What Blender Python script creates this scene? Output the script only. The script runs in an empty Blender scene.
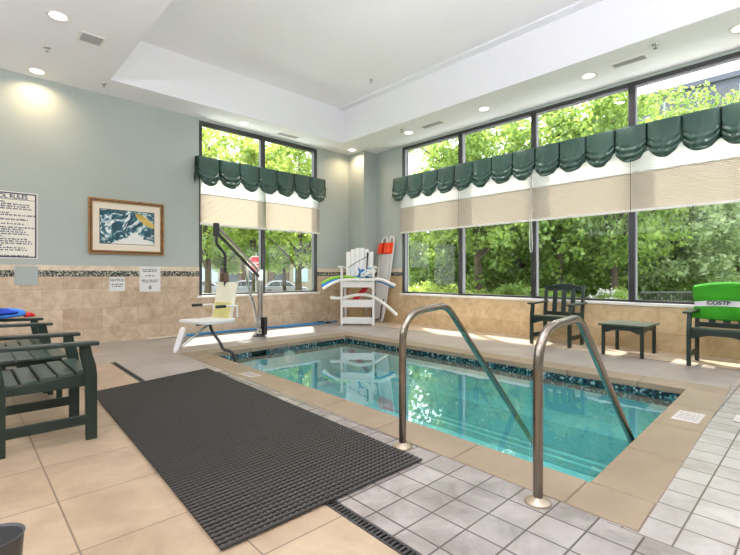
import bpy, math, random
import numpy as np
from mathutils import Vector, Matrix
random.seed(7)
rng = np.random.default_rng(11)
S = bpy.context.scene
COL = S.collection
PI = math.pi

# ------------------------------------------------------------------ materials
def newmat(name):
    m = bpy.data.materials.new(name); m.use_nodes = True
    nt = m.node_tree; nt.nodes.clear()
    out = nt.nodes.new('ShaderNodeOutputMaterial')
    return m, nt, out
def nd(nt, t, **kw):
    n = nt.nodes.new(t)
    for k, v in kw.items():
        if k.startswith('_'): setattr(n, k[1:], v)
        else: n.inputs[k.replace('_', ' ')].default_value = v
    return n
def c4(c): return (c[0], c[1], c[2], 1.0)
def srgb(r, g, b):
    f = lambda v: (v/255/12.92) if v/255 <= .04045 else ((v/255+.055)/1.055)**2.4
    return (f(r), f(g), f(b))
def pos(nt, off=(0, 0, 0), scale=(1, 1, 1), obj=False, rot=(0, 0, 0)):
    if obj: g = nt.nodes.new('ShaderNodeTexCoord'); o = g.outputs['Object']
    else: g = nt.nodes.new('ShaderNodeNewGeometry'); o = g.outputs['Position']
    mp = nt.nodes.new('ShaderNodeMapping')
    mp.inputs['Location'].default_value = off; mp.inputs['Scale'].default_value = scale; mp.inputs['Rotation'].default_value = rot
    nt.links.new(o, mp.inputs['Vector'])
    return mp.outputs['Vector']
def ramp(nt, src, stops):
    r = nt.nodes.new('ShaderNodeValToRGB')
    while len(r.color_ramp.elements) < len(stops): r.color_ramp.elements.new(.5)
    for e, (p, c) in zip(r.color_ramp.elements, stops): e.position = p; e.color = c4(c)
    nt.links.new(src, r.inputs['Fac']); return r.outputs['Color']
def mixc(nt, fac, a, b, mode='MIX'):
    m = nt.nodes.new('ShaderNodeMix'); m.data_type = 'RGBA'; m.blend_type = mode
    for sock, v in ((m.inputs[0], fac), (m.inputs[6], a), (m.inputs[7], b)):
        if hasattr(v, 'node'): nt.links.new(v, sock)
        elif isinstance(v, (int, float)): sock.default_value = v
        else: sock.default_value = c4(v)
    return m.outputs[2]
def plain(name, col, rough=.5, metal=0., var=.06, scale=6., bump=0., spec=.5, coat=0., bscale=None):
    """a principled material whose colour wanders a little (wear, dye lots)"""
    m, nt, out = newmat(name)
    b = nd(nt, 'ShaderNodeBsdfPrincipled', Roughness=rough, Metallic=metal)
    b.inputs['Specular IOR Level'].default_value = spec
    b.inputs['Coat Weight'].default_value = coat
    v = pos(nt, obj=True)
    n = nd(nt, 'ShaderNodeTexNoise', Scale=scale, Detail=4.); nt.links.new(v, n.inputs['Vector'])
    c = ramp(nt, n.outputs['Fac'], [(.3, tuple(x*(1-var) for x in col)), (.7, tuple(min(1, x*(1+var)) for x in col))])
    nt.links.new(c, b.inputs['Base Color'])
    if bump:
        n2 = nd(nt, 'ShaderNodeTexNoise', Scale=bscale or scale*8, Detail=3.); nt.links.new(v, n2.inputs['Vector'])
        bp = nd(nt, 'ShaderNodeBump', Strength=bump, Distance=.004); nt.links.new(n2.outputs['Fac'], bp.inputs['Height'])
        nt.links.new(bp.outputs['Normal'], b.inputs['Normal'])
    nt.links.new(b.outputs['BSDF'], out.inputs['Surface'])
    return m
def tile(name, ca, cb, mortar, bw, bh, off=(0, 0, 0), shift=0., msize=.004, rough=.35, rot=(0, 0, 0), nscale=5., bump=.3, spec=.5, freq=2):
    m, nt, out = newmat(name)
    b = nd(nt, 'ShaderNodeBsdfPrincipled', Roughness=rough); b.inputs['Specular IOR Level'].default_value = spec
    v = pos(nt, off=off, rot=rot)
    br = nd(nt, 'ShaderNodeTexBrick', Scale=1., Mortar_Size=msize, Mortar_Smooth=.1, Bias=0., Brick_Width=bw, Row_Height=bh)
    br.offset = shift; br.offset_frequency = freq; br.squash = 1.
    br.inputs['Color1'].default_value = (.35, .35, .35, 1); br.inputs['Color2'].default_value = (.65, .65, .65, 1)
    nt.links.new(v, br.inputs['Vector'])
    n = nd(nt, 'ShaderNodeTexNoise', Scale=nscale, Detail=8., Roughness=.65, Distortion=.6); nt.links.new(pos(nt), n.inputs['Vector'])
    add = nt.nodes.new('ShaderNodeMath'); add.operation = 'ADD'
    mul = nt.nodes.new('ShaderNodeMath'); mul.operation = 'MULTIPLY'; mul.inputs[1].default_value = .55
    nt.links.new(br.outputs['Color'], mul.inputs[0]); nt.links.new(mul.outputs[0], add.inputs[0]); nt.links.new(n.outputs['Fac'], add.inputs[1])
    c = ramp(nt, add.outputs[0], [(.52, cb), (1., ca)])
    col = mixc(nt, br.outputs['Fac'], c, mortar)
    nt.links.new(col, b.inputs['Base Color'])
    inv = nt.nodes.new('ShaderNodeMath'); inv.operation = 'SUBTRACT'; inv.inputs[0].default_value = 1.; nt.links.new(br.outputs['Fac'], inv.inputs[1])
    bp = nd(nt, 'ShaderNodeBump', Strength=bump, Distance=.003); nt.links.new(inv.outputs[0], bp.inputs['Height'])
    nt.links.new(bp.outputs['Normal'], b.inputs['Normal'])
    nt.links.new(b.outputs['BSDF'], out.inputs['Surface'])
    return m
def mosaic(name, cols, size, grout, rough=.2, vert=True):
    """small random squares: voronoi-free, one white-noise value per snapped cell"""
    m, nt, out = newmat(name)
    b = nd(nt, 'ShaderNodeBsdfPrincipled', Roughness=rough)
    v = pos(nt, scale=(1/size,)*3, off=(.013, .017, .021))
    fl = nt.nodes.new('ShaderNodeVectorMath'); fl.operation = 'FLOOR'; nt.links.new(v, fl.inputs[0])
    wn = nt.nodes.new('ShaderNodeTexWhiteNoise'); wn.noise_dimensions = '3D'; nt.links.new(fl.outputs[0], wn.inputs['Vector'])
    r = nt.nodes.new('ShaderNodeValToRGB'); r.color_ramp.interpolation = 'CONSTANT'
    while len(r.color_ramp.elements) < len(cols): r.color_ramp.elements.new(.5)
    for i, (e, c) in enumerate(zip(r.color_ramp.elements, cols)): e.position = i/len(cols); e.color = c4(c)
    nt.links.new(wn.outputs['Value'], r.inputs['Fac'])
    nt.links.new(r.outputs['Color'], b.inputs['Base Color'])
    nt.links.new(b.outputs['BSDF'], out.inputs['Surface'])
    return m
def cloth(name, col, trans, rough=.8, mixf=.5):
    m, nt, out = newmat(name)
    d = nd(nt, 'ShaderNodeBsdfDiffuse', Color=c4(col), Roughness=.3); t = nd(nt, 'ShaderNodeBsdfTranslucent', Color=c4(trans))
    w = nd(nt, 'ShaderNodeTexNoise', Scale=120., Detail=2.); nt.links.new(pos(nt, obj=True), w.inputs['Vector'])
    bp = nd(nt, 'ShaderNodeBump', Strength=.1, Distance=.002); nt.links.new(w.outputs['Fac'], bp.inputs['Height']); nt.links.new(bp.outputs['Normal'], d.inputs['Normal'])
    mx = nd(nt, 'ShaderNodeMixShader', Fac=mixf)
    nt.links.new(d.outputs[0], mx.inputs[1]); nt.links.new(t.outputs[0], mx.inputs[2]); nt.links.new(mx.outputs[0], out.inputs['Surface'])
    return m
def leafmat(name, a, b_, ta, tb, fac=.45):
    m, nt, out = newmat(name)
    g = nt.nodes.new('ShaderNodeNewGeometry')
    c = ramp(nt, g.outputs['Random Per Island'], [(0., a), (1., b_)]); t = ramp(nt, g.outputs['Random Per Island'], [(0., ta), (1., tb)])
    d = nd(nt, 'ShaderNodeBsdfDiffuse'); tr = nt.nodes.new('ShaderNodeBsdfTranslucent'); gl = nd(nt, 'ShaderNodeBsdfGlossy', Roughness=.45)
    gl.inputs['Color'].default_value = (.6, .65, .6, 1)
    nt.links.new(c, d.inputs['Color']); nt.links.new(t, tr.inputs['Color'])
    mx = nd(nt, 'ShaderNodeMixShader', Fac=fac); nt.links.new(d.outputs[0], mx.inputs[1]); nt.links.new(tr.outputs[0], mx.inputs[2])
    m2 = nd(nt, 'ShaderNodeMixShader', Fac=.06); nt.links.new(mx.outputs[0], m2.inputs[1]); nt.links.new(gl.outputs[0], m2.inputs[2])
    nt.links.new(m2.outputs[0], out.inputs['Surface']); return m
def emit(name, col, s):
    m, nt, out = newmat(name); e = nd(nt, 'ShaderNodeEmission', Color=c4(col), Strength=s); nt.links.new(e.outputs[0], out.inputs['Surface']); return m
def clear(name, tint, ior, rough=.0, wave=0., refl=(1, 1, 1)):
    m, nt, out = newmat(name)
    t = nd(nt, 'ShaderNodeBsdfTransparent', Color=c4(tint)); g = nd(nt, 'ShaderNodeBsdfGlossy', Roughness=rough, Color=c4(refl))
    # Schlick's fresnel on the unsigned angle, so both faces of a thin sheet behave alike
    ge = nt.nodes.new('ShaderNodeNewGeometry'); dt = nt.nodes.new('ShaderNodeVectorMath'); dt.operation = 'DOT_PRODUCT'
    nt.links.new(ge.outputs['Incoming'], dt.inputs[0]); nt.links.new(ge.outputs['Normal'], dt.inputs[1])
    def mth(op, a, b=0.):
        k = nt.nodes.new('ShaderNodeMath'); k.operation = op
        for i, v in enumerate((a, b)):
            if hasattr(v, 'node'): nt.links.new(v, k.inputs[i])
            else: k.inputs[i].default_value = v
        return k.outputs[0]
    f0 = ((ior-1)/(ior+1))**2
    sch = mth('ADD', mth('MULTIPLY', mth('POWER', mth('SUBTRACT', 1., mth('ABSOLUTE', dt.outputs['Value'])), 3.5), 1-f0), f0)
    if wave:
        n = nd(nt, 'ShaderNodeTexNoise', Scale=2.6, Detail=3., Roughness=.5, Distortion=.4); nt.links.new(pos(nt), n.inputs['Vector'])
        bp = nd(nt, 'ShaderNodeBump', Strength=wave, Distance=.02); nt.links.new(n.outputs['Fac'], bp.inputs['Height'])
        nt.links.new(bp.outputs['Normal'], g.inputs['Normal'])
    mx = nt.nodes.new('ShaderNodeMixShader'); nt.links.new(sch, mx.inputs[0]); nt.links.new(t.outputs[0], mx.inputs[1]); nt.links.new(g.outputs[0], mx.inputs[2])
    nt.links.new(mx.outputs[0], out.inputs['Surface']); return m

M = {}
M['sage'] = plain('sage_paint', (.428, .474, .440), .75, var=.02, scale=1.5, bump=.04, bscale=120)
M['white_paint'] = plain('ceiling_paint', (.865, .86, .885), .8, var=.01, scale=1.2)
M['sill'] = plain('sill_stone', (.82, .80, .76), .35, var=.04, scale=9)
TA, TB, TM = srgb(216, 197, 172), srgb(168, 142, 112), srgb(172, 150, 124)
M['wall_tile_a'] = tile('travertine_along_x', TA, TB, TM, .52, .318, off=(.13, -.07, -.011), shift=.5, rot=(PI/2, 0, 0), msize=.003, rough=.4, nscale=6)
M['wall_tile_b_sunwarm'] = tile('travertine_bounce_lit', srgb(224, 200, 160), srgb(180, 150, 108), srgb(176, 150, 116), .52, .318, off=(0, -.07, 0), shift=.5, rot=(PI/2, 0, PI/2), msize=.003, rough=.4, nscale=6)  # same travertine, its colour warmed for sunlit bounce on this wall
M['cap_tile'] = plain('travertine_cap', srgb(214, 198, 174), .4, var=.16, scale=14)
M['band'] = mosaic('mosaic_band', [srgb(56, 60, 62), srgb(150, 146, 128), srgb(70, 86, 84), srgb(190, 182, 164), srgb(44, 48, 52), srgb(124, 130, 112), srgb(86, 82, 76)], .016, 0, .25)
M['pool_band'] = mosaic('pool_mosaic', [srgb(18, 46, 52), srgb(74, 126, 126), srgb(24, 60, 60), srgb(14, 30, 40), srgb(40, 84, 94), srgb(150, 176, 178), srgb(20, 38, 44), srgb(30, 60, 72), srgb(16, 34, 46)], .021, 0, .15)
M['floor_beige'] = tile('beige_floor_tile', srgb(178, 157, 130), srgb(146, 124, 100), srgb(112, 95, 78), .52, .52, off=(-.35, -2.05+.52*0, 0), shift=0., msize=.004, rough=.33, nscale=3.2, bump=.2)
M['floor_grey'] = tile('grey_floor_tile', srgb(160, 153, 146), srgb(116, 108, 101), srgb(74, 67, 60), .1825, .1825, off=(-1.41, -1.083, 0), shift=0., msize=.0042, rough=.27, nscale=5.)
M['floor_grey_lit'] = tile('grey_floor_tile_lit', srgb(182, 176, 169), srgb(150, 143, 136), srgb(98, 90, 82), .1825, .1825, off=(-2.10, -.44, 0), shift=0., msize=.0042, rough=.27, nscale=5.)  # same grey tile, lightened in colour for the window light it reflects
M['floor_deck'] = tile('grey_deck_tile', srgb(172, 165, 158), srgb(140, 132, 125), srgb(128, 120, 112), .365, .365, off=(-5.35, -.6, 0), shift=0., msize=.0025, rough=.3, nscale=2.)
M['floor_strip'] = tile('beige_window_tile', srgb(216, 200, 178), srgb(192, 172, 148), srgb(150, 134, 118), .5, .5, off=(-6.5, -.2, 0), shift=0., msize=.004, rough=.3, nscale=3.)
M['coping'] = plain('coping_stone', srgb(145, 127, 104), .42, var=.10, scale=3.5, bump=.12, bscale=60)
M['grout'] = plain('coping_grout', srgb(120, 104, 88), .7, var=.1)
M['plaster'] = plain('pool_plaster', srgb(142, 200, 203), .5, var=.05, scale=2.)
M['nosing'] = plain('step_nosing_tile', srgb(92, 150, 158), .3, var=.2, scale=20)
M['water'] = clear('pool_water', (.57, .87, .87), 1.42, .0, .045)
M['glass'] = clear('window_glass', (.965, .98, .97), 1.26)
M['bronze'] = plain('dark_bronze_frame', (.022, .021, .022), .32, metal=.0, var=.1, spec=.7)
M['lit_flank_grey'] = plain('skylit_frame_flank', srgb(150, 148, 156), .4, var=.03)  # flanks of the dark frame, coloured grey for skylight falling on them
M['shade_top'] = cloth('sheer_shade', (.80, .785, .76), (.80, .79, .77))
M['shade_low'] = cloth('beige_shade', (.72, .645, .55), (.42, .365, .30))
M['rail_white'] = plain('white_rail', (.80, .78, .74), .4, var=.02)
M['satin'] = plain('green_satin', srgb(54, 82, 73), .34, var=.16, scale=9, bump=.25, bscale=90, spec=.5)
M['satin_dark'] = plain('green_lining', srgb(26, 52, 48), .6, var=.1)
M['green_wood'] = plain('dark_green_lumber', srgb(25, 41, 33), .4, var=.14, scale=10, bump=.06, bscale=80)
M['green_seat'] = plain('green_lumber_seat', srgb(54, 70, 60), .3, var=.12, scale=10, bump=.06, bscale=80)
M['white_plastic'] = plain('white_poly', (.80, .80, .785), .4, var=.03)
M['steel'] = plain('brushed_steel', (.275, .235, .19), .24, metal=1., var=.06, scale=4)
M['flange'] = plain('flange_metal', srgb(176, 160, 138), .35, metal=.6, var=.06)
M['chrome'] = plain('lift_steel', (.55, .55, .55), .18, metal=1., var=.03)
M['black'] = plain('black_plastic', (.018, .018, .02), .45, var=.1)
M['black_rubber'] = plain('mat_rubber', srgb(46, 43, 42), .5, var=.08, scale=12)
M['mat_cross'] = plain('mat_cross_strip', srgb(150, 143, 136), .5, var=.08, scale=12)
M['drain'] = plain('drain_grate', srgb(62, 60, 60), .4, var=.1, metal=.3)
M['bin'] = plain('bin_plastic', srgb(70, 70, 70), .5, var=.1)
M['bin_in'] = plain('bin_inside', (.008, .008, .008), .7, var=.1)
M['gold'] = plain('gold_frame', srgb(160, 116, 62), .34, metal=.4, var=.3, scale=18)
M['gold_in'] = plain('frame_bevel', srgb(74, 48, 24), .4, var=.2)
M['mount'] = plain('picture_mount', srgb(238, 228, 210), .8, var=.01)
M['sign'] = plain('sign_face', srgb(236, 232, 220), .45, var=.015)
M['sign_white'] = plain('sign_white', srgb(226, 226, 224), .45, var=.015)
M['navy'] = plain('navy_ink', srgb(44, 46, 78), .5, var=.05)
M['ink'] = plain('dark_ink', srgb(56, 56, 62), .5, var=.05)
M['towel'] = plain('lime_towel', srgb(46, 142, 8), .85, var=.10, scale=5, bump=.5, bscale=160)
M['towel_white'] = plain('towel_stripe', srgb(226, 222, 224), .85, var=.02, bump=.4, bscale=160)
M['blue_towel'] = plain('blue_towel', srgb(64, 128, 214), .85, var=.35, scale=7, bump=.5, bscale=140)
M['navy_towel'] = plain('deep_blue_towel', srgb(24, 62, 168), .85, var=.2, scale=9, bump=.5, bscale=140)
M['red'] = plain('red_vinyl', srgb(196, 24, 34), .45, var=.08)
M['orange'] = plain('orange_foam', srgb(240, 76, 32), .5, var=.12)
M['noodle_green'] = plain('lime_foam', srgb(150, 204, 60), .7, var=.08)
M['noodle_blue'] = plain('blue_foam', srgb(50, 132, 206), .7, var=.08)
M['noodle_white'] = plain('white_foam', srgb(236, 236, 228), .7, var=.03)
M['rope_blue'] = plain('blue_rope', srgb(70, 128, 196), .7, var=.2, scale=40)
M['pole_blue'] = plain('blue_pole', srgb(52, 140, 198), .3, var=.05)
M['pole_tan'] = plain('worn_pole_grip', srgb(206, 196, 178), .5, var=.1)
M['pad_brown'] = plain('brown_pad', srgb(96, 74, 62), .6, var=.1)
M['lift_back'] = plain('lift_backrest', srgb(232, 230, 206), .45, var=.03)
M['lift_yellow'] = plain('lift_yellow_panel', srgb(206, 200, 130), .5, var=.1)
M['lens'] = emit('lamp_lens', (1., .95, .86), 2.6)
M['vent_dark'] = plain('vent_shadow', srgb(70, 70, 70), .6)
M['vent_grey'] = plain('vent_blade', srgb(168, 168, 168), .5, var=.03)
M['lens_white'] = plain('pool_lens', (.85, .88, .88), .2, var=.02)
M['marker'] = plain('marker_tile', srgb(196, 188, 184), .4, var=.04)
M['marker_ink'] = plain('marker_ink', srgb(160, 150, 148), .5, var=.04)
M['label_silver'] = plain('silver_sticker', srgb(170, 160, 150), .4, var=.05)
# outdoors
M['leaf_deep'] = leafmat('leaf_deep', (0.08, 0.15, 0.03), (0.2, 0.31, 0.07), (0.2, 0.36, 0.05), (0.46, 0.58, 0.12))
M['leaf_mid'] = leafmat('leaf_mid', (0.1, 0.19, 0.035), (0.26, 0.39, 0.08), (0.3, 0.46, 0.06), (0.48, 0.56, 0.15))
M['leaf_lime'] = leafmat('leaf_lime', (.13, .22, .035), (.32, .42, .09), (.34, .47, .06), (.64, .70, .17))
M['leaf_pale'] = leafmat('leaf_pale', (0.15, 0.22, 0.1), (0.36, 0.44, 0.24), (0.3, 0.42, 0.16), (0.55, 0.64, 0.3))
M['bark'] = plain('bark', srgb(74, 62, 52), .9, var=.35, scale=14, bump=.6, bscale=40)
M['grass'] = plain('lawn', srgb(120, 144, 72), .9, var=.3, scale=3)
M['bounce_pale'] = plain('pale_bounce_slab', (.74, .73, .72), .9, var=.05, scale=2)
M['asphalt'] = plain('asphalt', srgb(104, 102, 102), .9, var=.08, scale=2)
M['render_dark'] = plain('slate_facade', srgb(86, 90, 106), .6, var=.08, scale=1)
M['brick_dark'] = tile('dark_brick', srgb(104, 82, 80), srgb(78, 58, 58), srgb(110, 98, 94), .22, .075, rot=(PI/2, 0, PI/2), shift=.5, msize=.008, rough=.8)
M['render_tan'] = plain('tan_facade', srgb(92, 72, 62), .8, var=.08, scale=1)
M['render_cream'] = plain('cream_facade', srgb(140, 128, 118), .8, var=.05, scale=1)
M['win_dark'] = plain('far_window', srgb(58, 64, 74), .15, var=.1, spec=.8)
M['win_pale'] = plain('far_window_pale', srgb(160, 176, 190), .2, var=.1)
M['eave'] = plain('sun_block_paint', (.6, .6, .6), .8, var=.02)
M['car_silver'] = plain('silver_car_paint', srgb(150, 152, 158), .25, metal=.3, var=.02, coat=.5)
M['car_white'] = plain('white_car_paint', srgb(176, 178, 184), .25, var=.02, coat=.5)
M['tyre'] = plain('tyre', (.02, .02, .02), .8)
M['stop_red'] = plain('stop_red', srgb(200, 44, 62), .5, var=.04)
M['blue_sign'] = plain('blue_sign', srgb(40, 66, 150), .5, var=.04)
M['white_bloom'] = leafmat('white_bloom', (.55, .55, .5), (.8, .8, .76), (.4, .4, .36), (.5, .5, .45))

def art():
    m, nt, out = newmat('abstract_print')
    b = nd(nt, 'ShaderNodeBsdfPrincipled', Roughness=.5)
    tc = nt.nodes.new('ShaderNodeTexCoord')
    sep = nt.nodes.new('ShaderNodeSeparateXYZ'); nt.links.new(tc.outputs['Generated'], sep.inputs[0])
    mp = nt.nodes.new('ShaderNodeMapping'); mp.inputs['Scale'].default_value = (1.5, 1, 1); nt.links.new(tc.outputs['Generated'], mp.inputs['Vector'])
    n = nd(nt, 'ShaderNodeTexNoise', Scale=2.4, Detail=6., Roughness=.62, Distortion=2.2); nt.links.new(mp.outputs[0], n.inputs['Vector'])
    def math_(op, a, c):
        k = nt.nodes.new('ShaderNodeMath'); k.operation = op
        for i, v in enumerate((a, c)):
            if hasattr(v, 'node'): nt.links.new(v, k.inputs[i])
            else: k.inputs[i].default_value = v
        return k.outputs[0]
    teal = ramp(nt, n.outputs['Fac'], [(.40, srgb(236, 238, 238)), (.45, srgb(110, 158, 168)), (.50, srgb(22, 84, 98)), (.60, srgb(14, 58, 76)), (.66, srgb(206, 222, 222))])
    # white hollow at the foot of the picture, under a wandering edge
    hill = math_('ADD', math_('MULTIPLY', sep.outputs['Z'], 1.2), math_('MULTIPLY', math_('ABSOLUTE', math_('SUBTRACT', sep.outputs['X'], .62), 0), .9))
    hill = math_('ADD', hill, math_('MULTIPLY', n.outputs['Fac'], .5))
    low = ramp(nt, hill, [(.62, (1, 1, 1)), (.66, (0, 0, 0))])
    col = mixc(nt, low, teal, srgb(236, 236, 232))
    # a gold sweep across the upper right
    n2 = nd(nt, 'ShaderNodeTexNoise', Scale=5., Detail=4.); nt.links.new(tc.outputs['Generated'], n2.inputs['Vector'])
    dx = math_('SUBTRACT', sep.outputs['X'], .84); dz = math_('SUBTRACT', sep.outputs['Z'], .72)
    r = math_('ADD', math_('ADD', math_('MULTIPLY', math_('MULTIPLY', dx, dx), 9.), math_('MULTIPLY', math_('MULTIPLY', math_('ADD', dz, math_('MULTIPLY', dx, .9)), math_('ADD', dz, math_('MULTIPLY', dx, .9))), 22.)), math_('MULTIPLY', n2.outputs['Fac'], .35))
    gold = ramp(nt, r, [(.42, (1, 1, 1)), (.55, (0, 0, 0))])
    col = mixc(nt, gold, col, ramp(nt, n2.outputs['Fac'], [(.3, srgb(190, 156, 60)), (.7, srgb(226, 196, 110))]))
    # pale corner at far right
    corner = math_('ADD', sep.outputs['X'], math_('MULTIPLY', sep.outputs['Z'], .55))
    pale = ramp(nt, corner, [(1.32, (0, 0, 0)), (1.36, (1, 1, 1))])
    nt.links.new(mixc(nt, pale, col, srgb(226, 228, 222)), b.inputs['Base Color'])
    nt.links.new(b.outputs[0], out.inputs['Surface'])
    return m
M['art'] = art()

# ------------------------------------------------------------------ mesh helpers
class MB:
    def __init__(s): s.v = []; s.f = []; s.mi = []; s.sm = []
    def add(s, vs, fs, mi=0, smooth=False):
        o = len(s.v); s.v += [tuple(v) for v in vs]
        for f in fs: s.f.append(tuple(i+o for i in f)); s.mi.append(mi); s.sm.append(smooth)
        return s
    def box(s, a, b, mi=0, mat=None):
        (x0, y0, z0), (x1, y1, z1) = a, b
        vs = [Vector(p) for p in ((x0, y0, z0), (x1, y0, z0), (x1, y1, z0), (x0, y1, z0), (x0, y0, z1), (x1, y0, z1), (x1, y1, z1), (x0, y1, z1))]
        if mat is not None: vs = [mat @ v for v in vs]
        return s.add(vs, [(0, 3, 2, 1), (4, 5, 6, 7), (0, 1, 5, 4), (1, 2, 6, 5), (2, 3, 7, 6), (3, 0, 4, 7)], mi)
    def bar(s, p, q, w, t, up=(0, 0, 1), mi=0):
        """a rectangular bar from p to q, w across, t along up"""
        p, q, up = Vector(p), Vector(q), Vector(up); d = (q-p).normalized(); sd = d.cross(up).normalized(); u = sd.cross(d)
        vs = []
        for c in (p, q):
            for a, b in ((-1, -1), (1, -1), (1, 1), (-1, 1)): vs.append(c+sd*(a*w/2)+u*(b*t/2))
        return s.add(vs, [(0, 1, 2, 3), (7, 6, 5, 4), (0, 4, 5, 1), (1, 5, 6, 2), (2, 6, 7, 3), (3, 7, 4, 0)], mi)
    def prism(s, prof, depth, plane='xz', at=0., mi=0, mat=None):
        """outline prof (a,b) extruded by depth starting at `at` along the third axis"""
        n = len(prof)
        def mk(a, b, c): return {'xz': (a, c, b), 'yz': (c, a, b), 'xy': (a, b, c)}[plane]
        vs = [Vector(mk(a, b, at)) for a, b in prof]+[Vector(mk(a, b, at+depth)) for a, b in prof]
        if mat is not None: vs = [mat @ v for v in vs]
        fs = [tuple(range(n)), tuple(range(2*n-1, n-1, -1))]+[(i, i+n, (i+1) % n+n, (i+1) % n) for i in range(n)]
        return s.add(vs, fs, mi)
    def tube(s, pts, r, seg=12, mi=0, cap=True, closed=False):
        pts = [Vector(p) for p in pts]; n = len(pts)
        rs = r if isinstance(r, (list, tuple)) else [r]*n
        T = []
        for i in range(n):
            a = pts[i-1] if (i > 0 or closed) else pts[i]; b = pts[(i+1) % n] if (i < n-1 or closed) else pts[i]
            T.append((b-a).normalized())
        u = T[0].cross(Vector((0, 0, 1)))
        if u.length < 1e-3: u = T[0].cross(Vector((1, 0, 0)))
        u.normalize(); vs = []
        for i in range(n):
            u = (u-T[i]*u.dot(T[i])).normalized(); w = T[i].cross(u)
            for k in range(seg):
                a = 2*PI*k/seg; vs.append(pts[i]+(u*math.cos(a)+w*math.sin(a))*rs[i])
        fs = []
        for i in range(n if closed else n-1):
            j = (i+1) % n
            for k in range(seg): fs.append((i*seg+k, i*seg+(k+1) % seg, j*seg+(k+1) % seg, j*seg+k))
        s.add(vs, fs, mi, True)
        if cap and not closed:
            s.add(vs[:seg], [tuple(range(seg-1, -1, -1))], mi); s.add(vs[-seg:], [tuple(range(seg))], mi)
        return s
    def lathe(s, prof, seg=32, c=(0, 0, 0), mi=0, axis='z', smooth=True):
        vs = []
        for r, z in prof:
            for k in range(seg):
                a = 2*PI*k/seg; p = (r*math.cos(a), r*math.sin(a), z)
                if axis == 'y': p = (p[0], -p[2], p[1])
                if axis == 'x': p = (p[2], p[0], p[1])
                vs.append((p[0]+c[0], p[1]+c[1], p[2]+c[2]))
        fs = [(i*seg+k, i*seg+(k+1) % seg, (i+1)*seg+(k+1) % seg, (i+1)*seg+k) for i in range(len(prof)-1) for k in range(seg)]
        s.add(vs, fs, mi, smooth)
        if prof[0][0] > 1e-6: s.add(vs[:seg], [tuple(range(seg-1, -1, -1))], mi)
        if prof[-1][0] > 1e-6: s.add(vs[-seg:], [tuple(range(seg))], mi)
        return s
    def build(s, name, mats, parent=None, bevel=0., loc=None, label=None, seg=2, solid=0.):
        me = bpy.data.meshes.new(name); me.from_pydata(s.v, [], s.f)
        for m in (mats if isinstance(mats, (list, tuple)) else [mats]): me.materials.append(m)
        me.polygons.foreach_set('material_index', s.mi); me.polygons.foreach_set('use_smooth', s.sm); me.update()
        o = bpy.data.objects.new(name, me); COL.objects.link(o)
        if parent is not None: o.parent = parent
        if loc is not None: o.location = loc
        if label: o['label'] = label
        if solid:
            k = o.modifiers.new('thickness', 'SOLIDIFY'); k.thickness = solid; k.offset = 0
        if bevel:
            b = o.modifiers.new('edges', 'BEVEL'); b.width = bevel; b.segments = seg; b.limit_method = 'ANGLE'; b.angle_limit = math.radians(40)
        return o
def spline(pts, n=8):
    P = [Vector(p) for p in pts]; P = [P[0]*2-P[1]]+P+[P[-1]*2-P[-2]]; out = []
    for i in range(1, len(P)-2):
        for k in range(n):
            t = k/n; a, b, c, d = P[i-1], P[i], P[i+1], P[i+2]
            out.append(.5*((2*b)+(c-a)*t+(2*a-5*b+4*c-d)*t*t+(3*b-a-3*c+d)*t**3))
    return out+[P[-2]]
def round_path(pts, rad, n=7):
    """polyline with its corners rounded"""
    P = [Vector(p) for p in pts]; out = [P[0]]
    for i in range(1, len(P)-1):
        a, b, c = P[i-1], P[i], P[i+1]; r = rad[i-1] if isinstance(rad, (list, tuple)) else rad
        p, q = b+(a-b).normalized()*r, b+(c-b).normalized()*r
        for k in range(n+1):
            t = k/n; out.append(p*(1-t)**2+b*2*t*(1-t)+q*t*t)
    return out+[P[-1]]
def thing(name, label, cat, loc=(0, 0, 0), rz=0., group=None, kind=None):
    o = bpy.data.objects.new(name, None); COL.objects.link(o); o.location = loc; o.rotation_euler = (0, 0, rz); o.empty_display_size = .1
    return tag(o, label, cat, group, kind)
def tag(o, label=None, cat=None, group=None, kind=None):
    for k, v in (('label', label), ('category', cat), ('group', group), ('kind', kind)):
        if v: o[k] = v
    return o
def dup(root, loc=None, rz=None, label=None, group=None, scale=None):
    r = root.copy(); COL.objects.link(r)
    if loc is not None: r.location = loc
    if rz is not None: r.rotation_euler = (0, 0, rz)
    if scale is not None: r.scale = scale
    if label: r['label'] = label
    if group: r['group'] = group
    for ch in root.children:
        c = ch.copy(); COL.objects.link(c); c.parent = r
        for g in ch.children:
            d = g.copy(); COL.objects.link(d); d.parent = c
    return r
def lettering(body, size, mat, parent, loc, rot, name='lettering', align='LEFT', ext=.0008, bold=0., sx=1.):
    cu = bpy.data.curves.new(name, 'FONT'); cu.body = body; cu.size = size; cu.align_x = align; cu.extrude = ext; cu.offset = bold
    t = bpy.data.objects.new('tmp', cu); COL.objects.link(t); bpy.context.view_layer.update()
    me = bpy.data.meshes.new_from_object(t.evaluated_get(bpy.context.evaluated_depsgraph_get()))
    bpy.data.objects.remove(t); me.materials.clear(); me.materials.append(mat)
    o = bpy.data.objects.new(name, me); COL.objects.link(o); o.parent = parent; o.location = loc; o.rotation_euler = rot; o.scale = (sx, 1, 1)
    return o

# ------------------------------------------------------------------ camera geometry of the room
YA, XB, H = 8.12, 7.35, 1.1
X0, Y0 = -3.0, -3.6
ZC, ZT = 4.04, 4.78
def struct(mb, name, mats, parent=None, **k):
    o = mb.build(name, mats, parent, **k)
    if parent is None: o['kind'] = 'structure'
    return o
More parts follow.
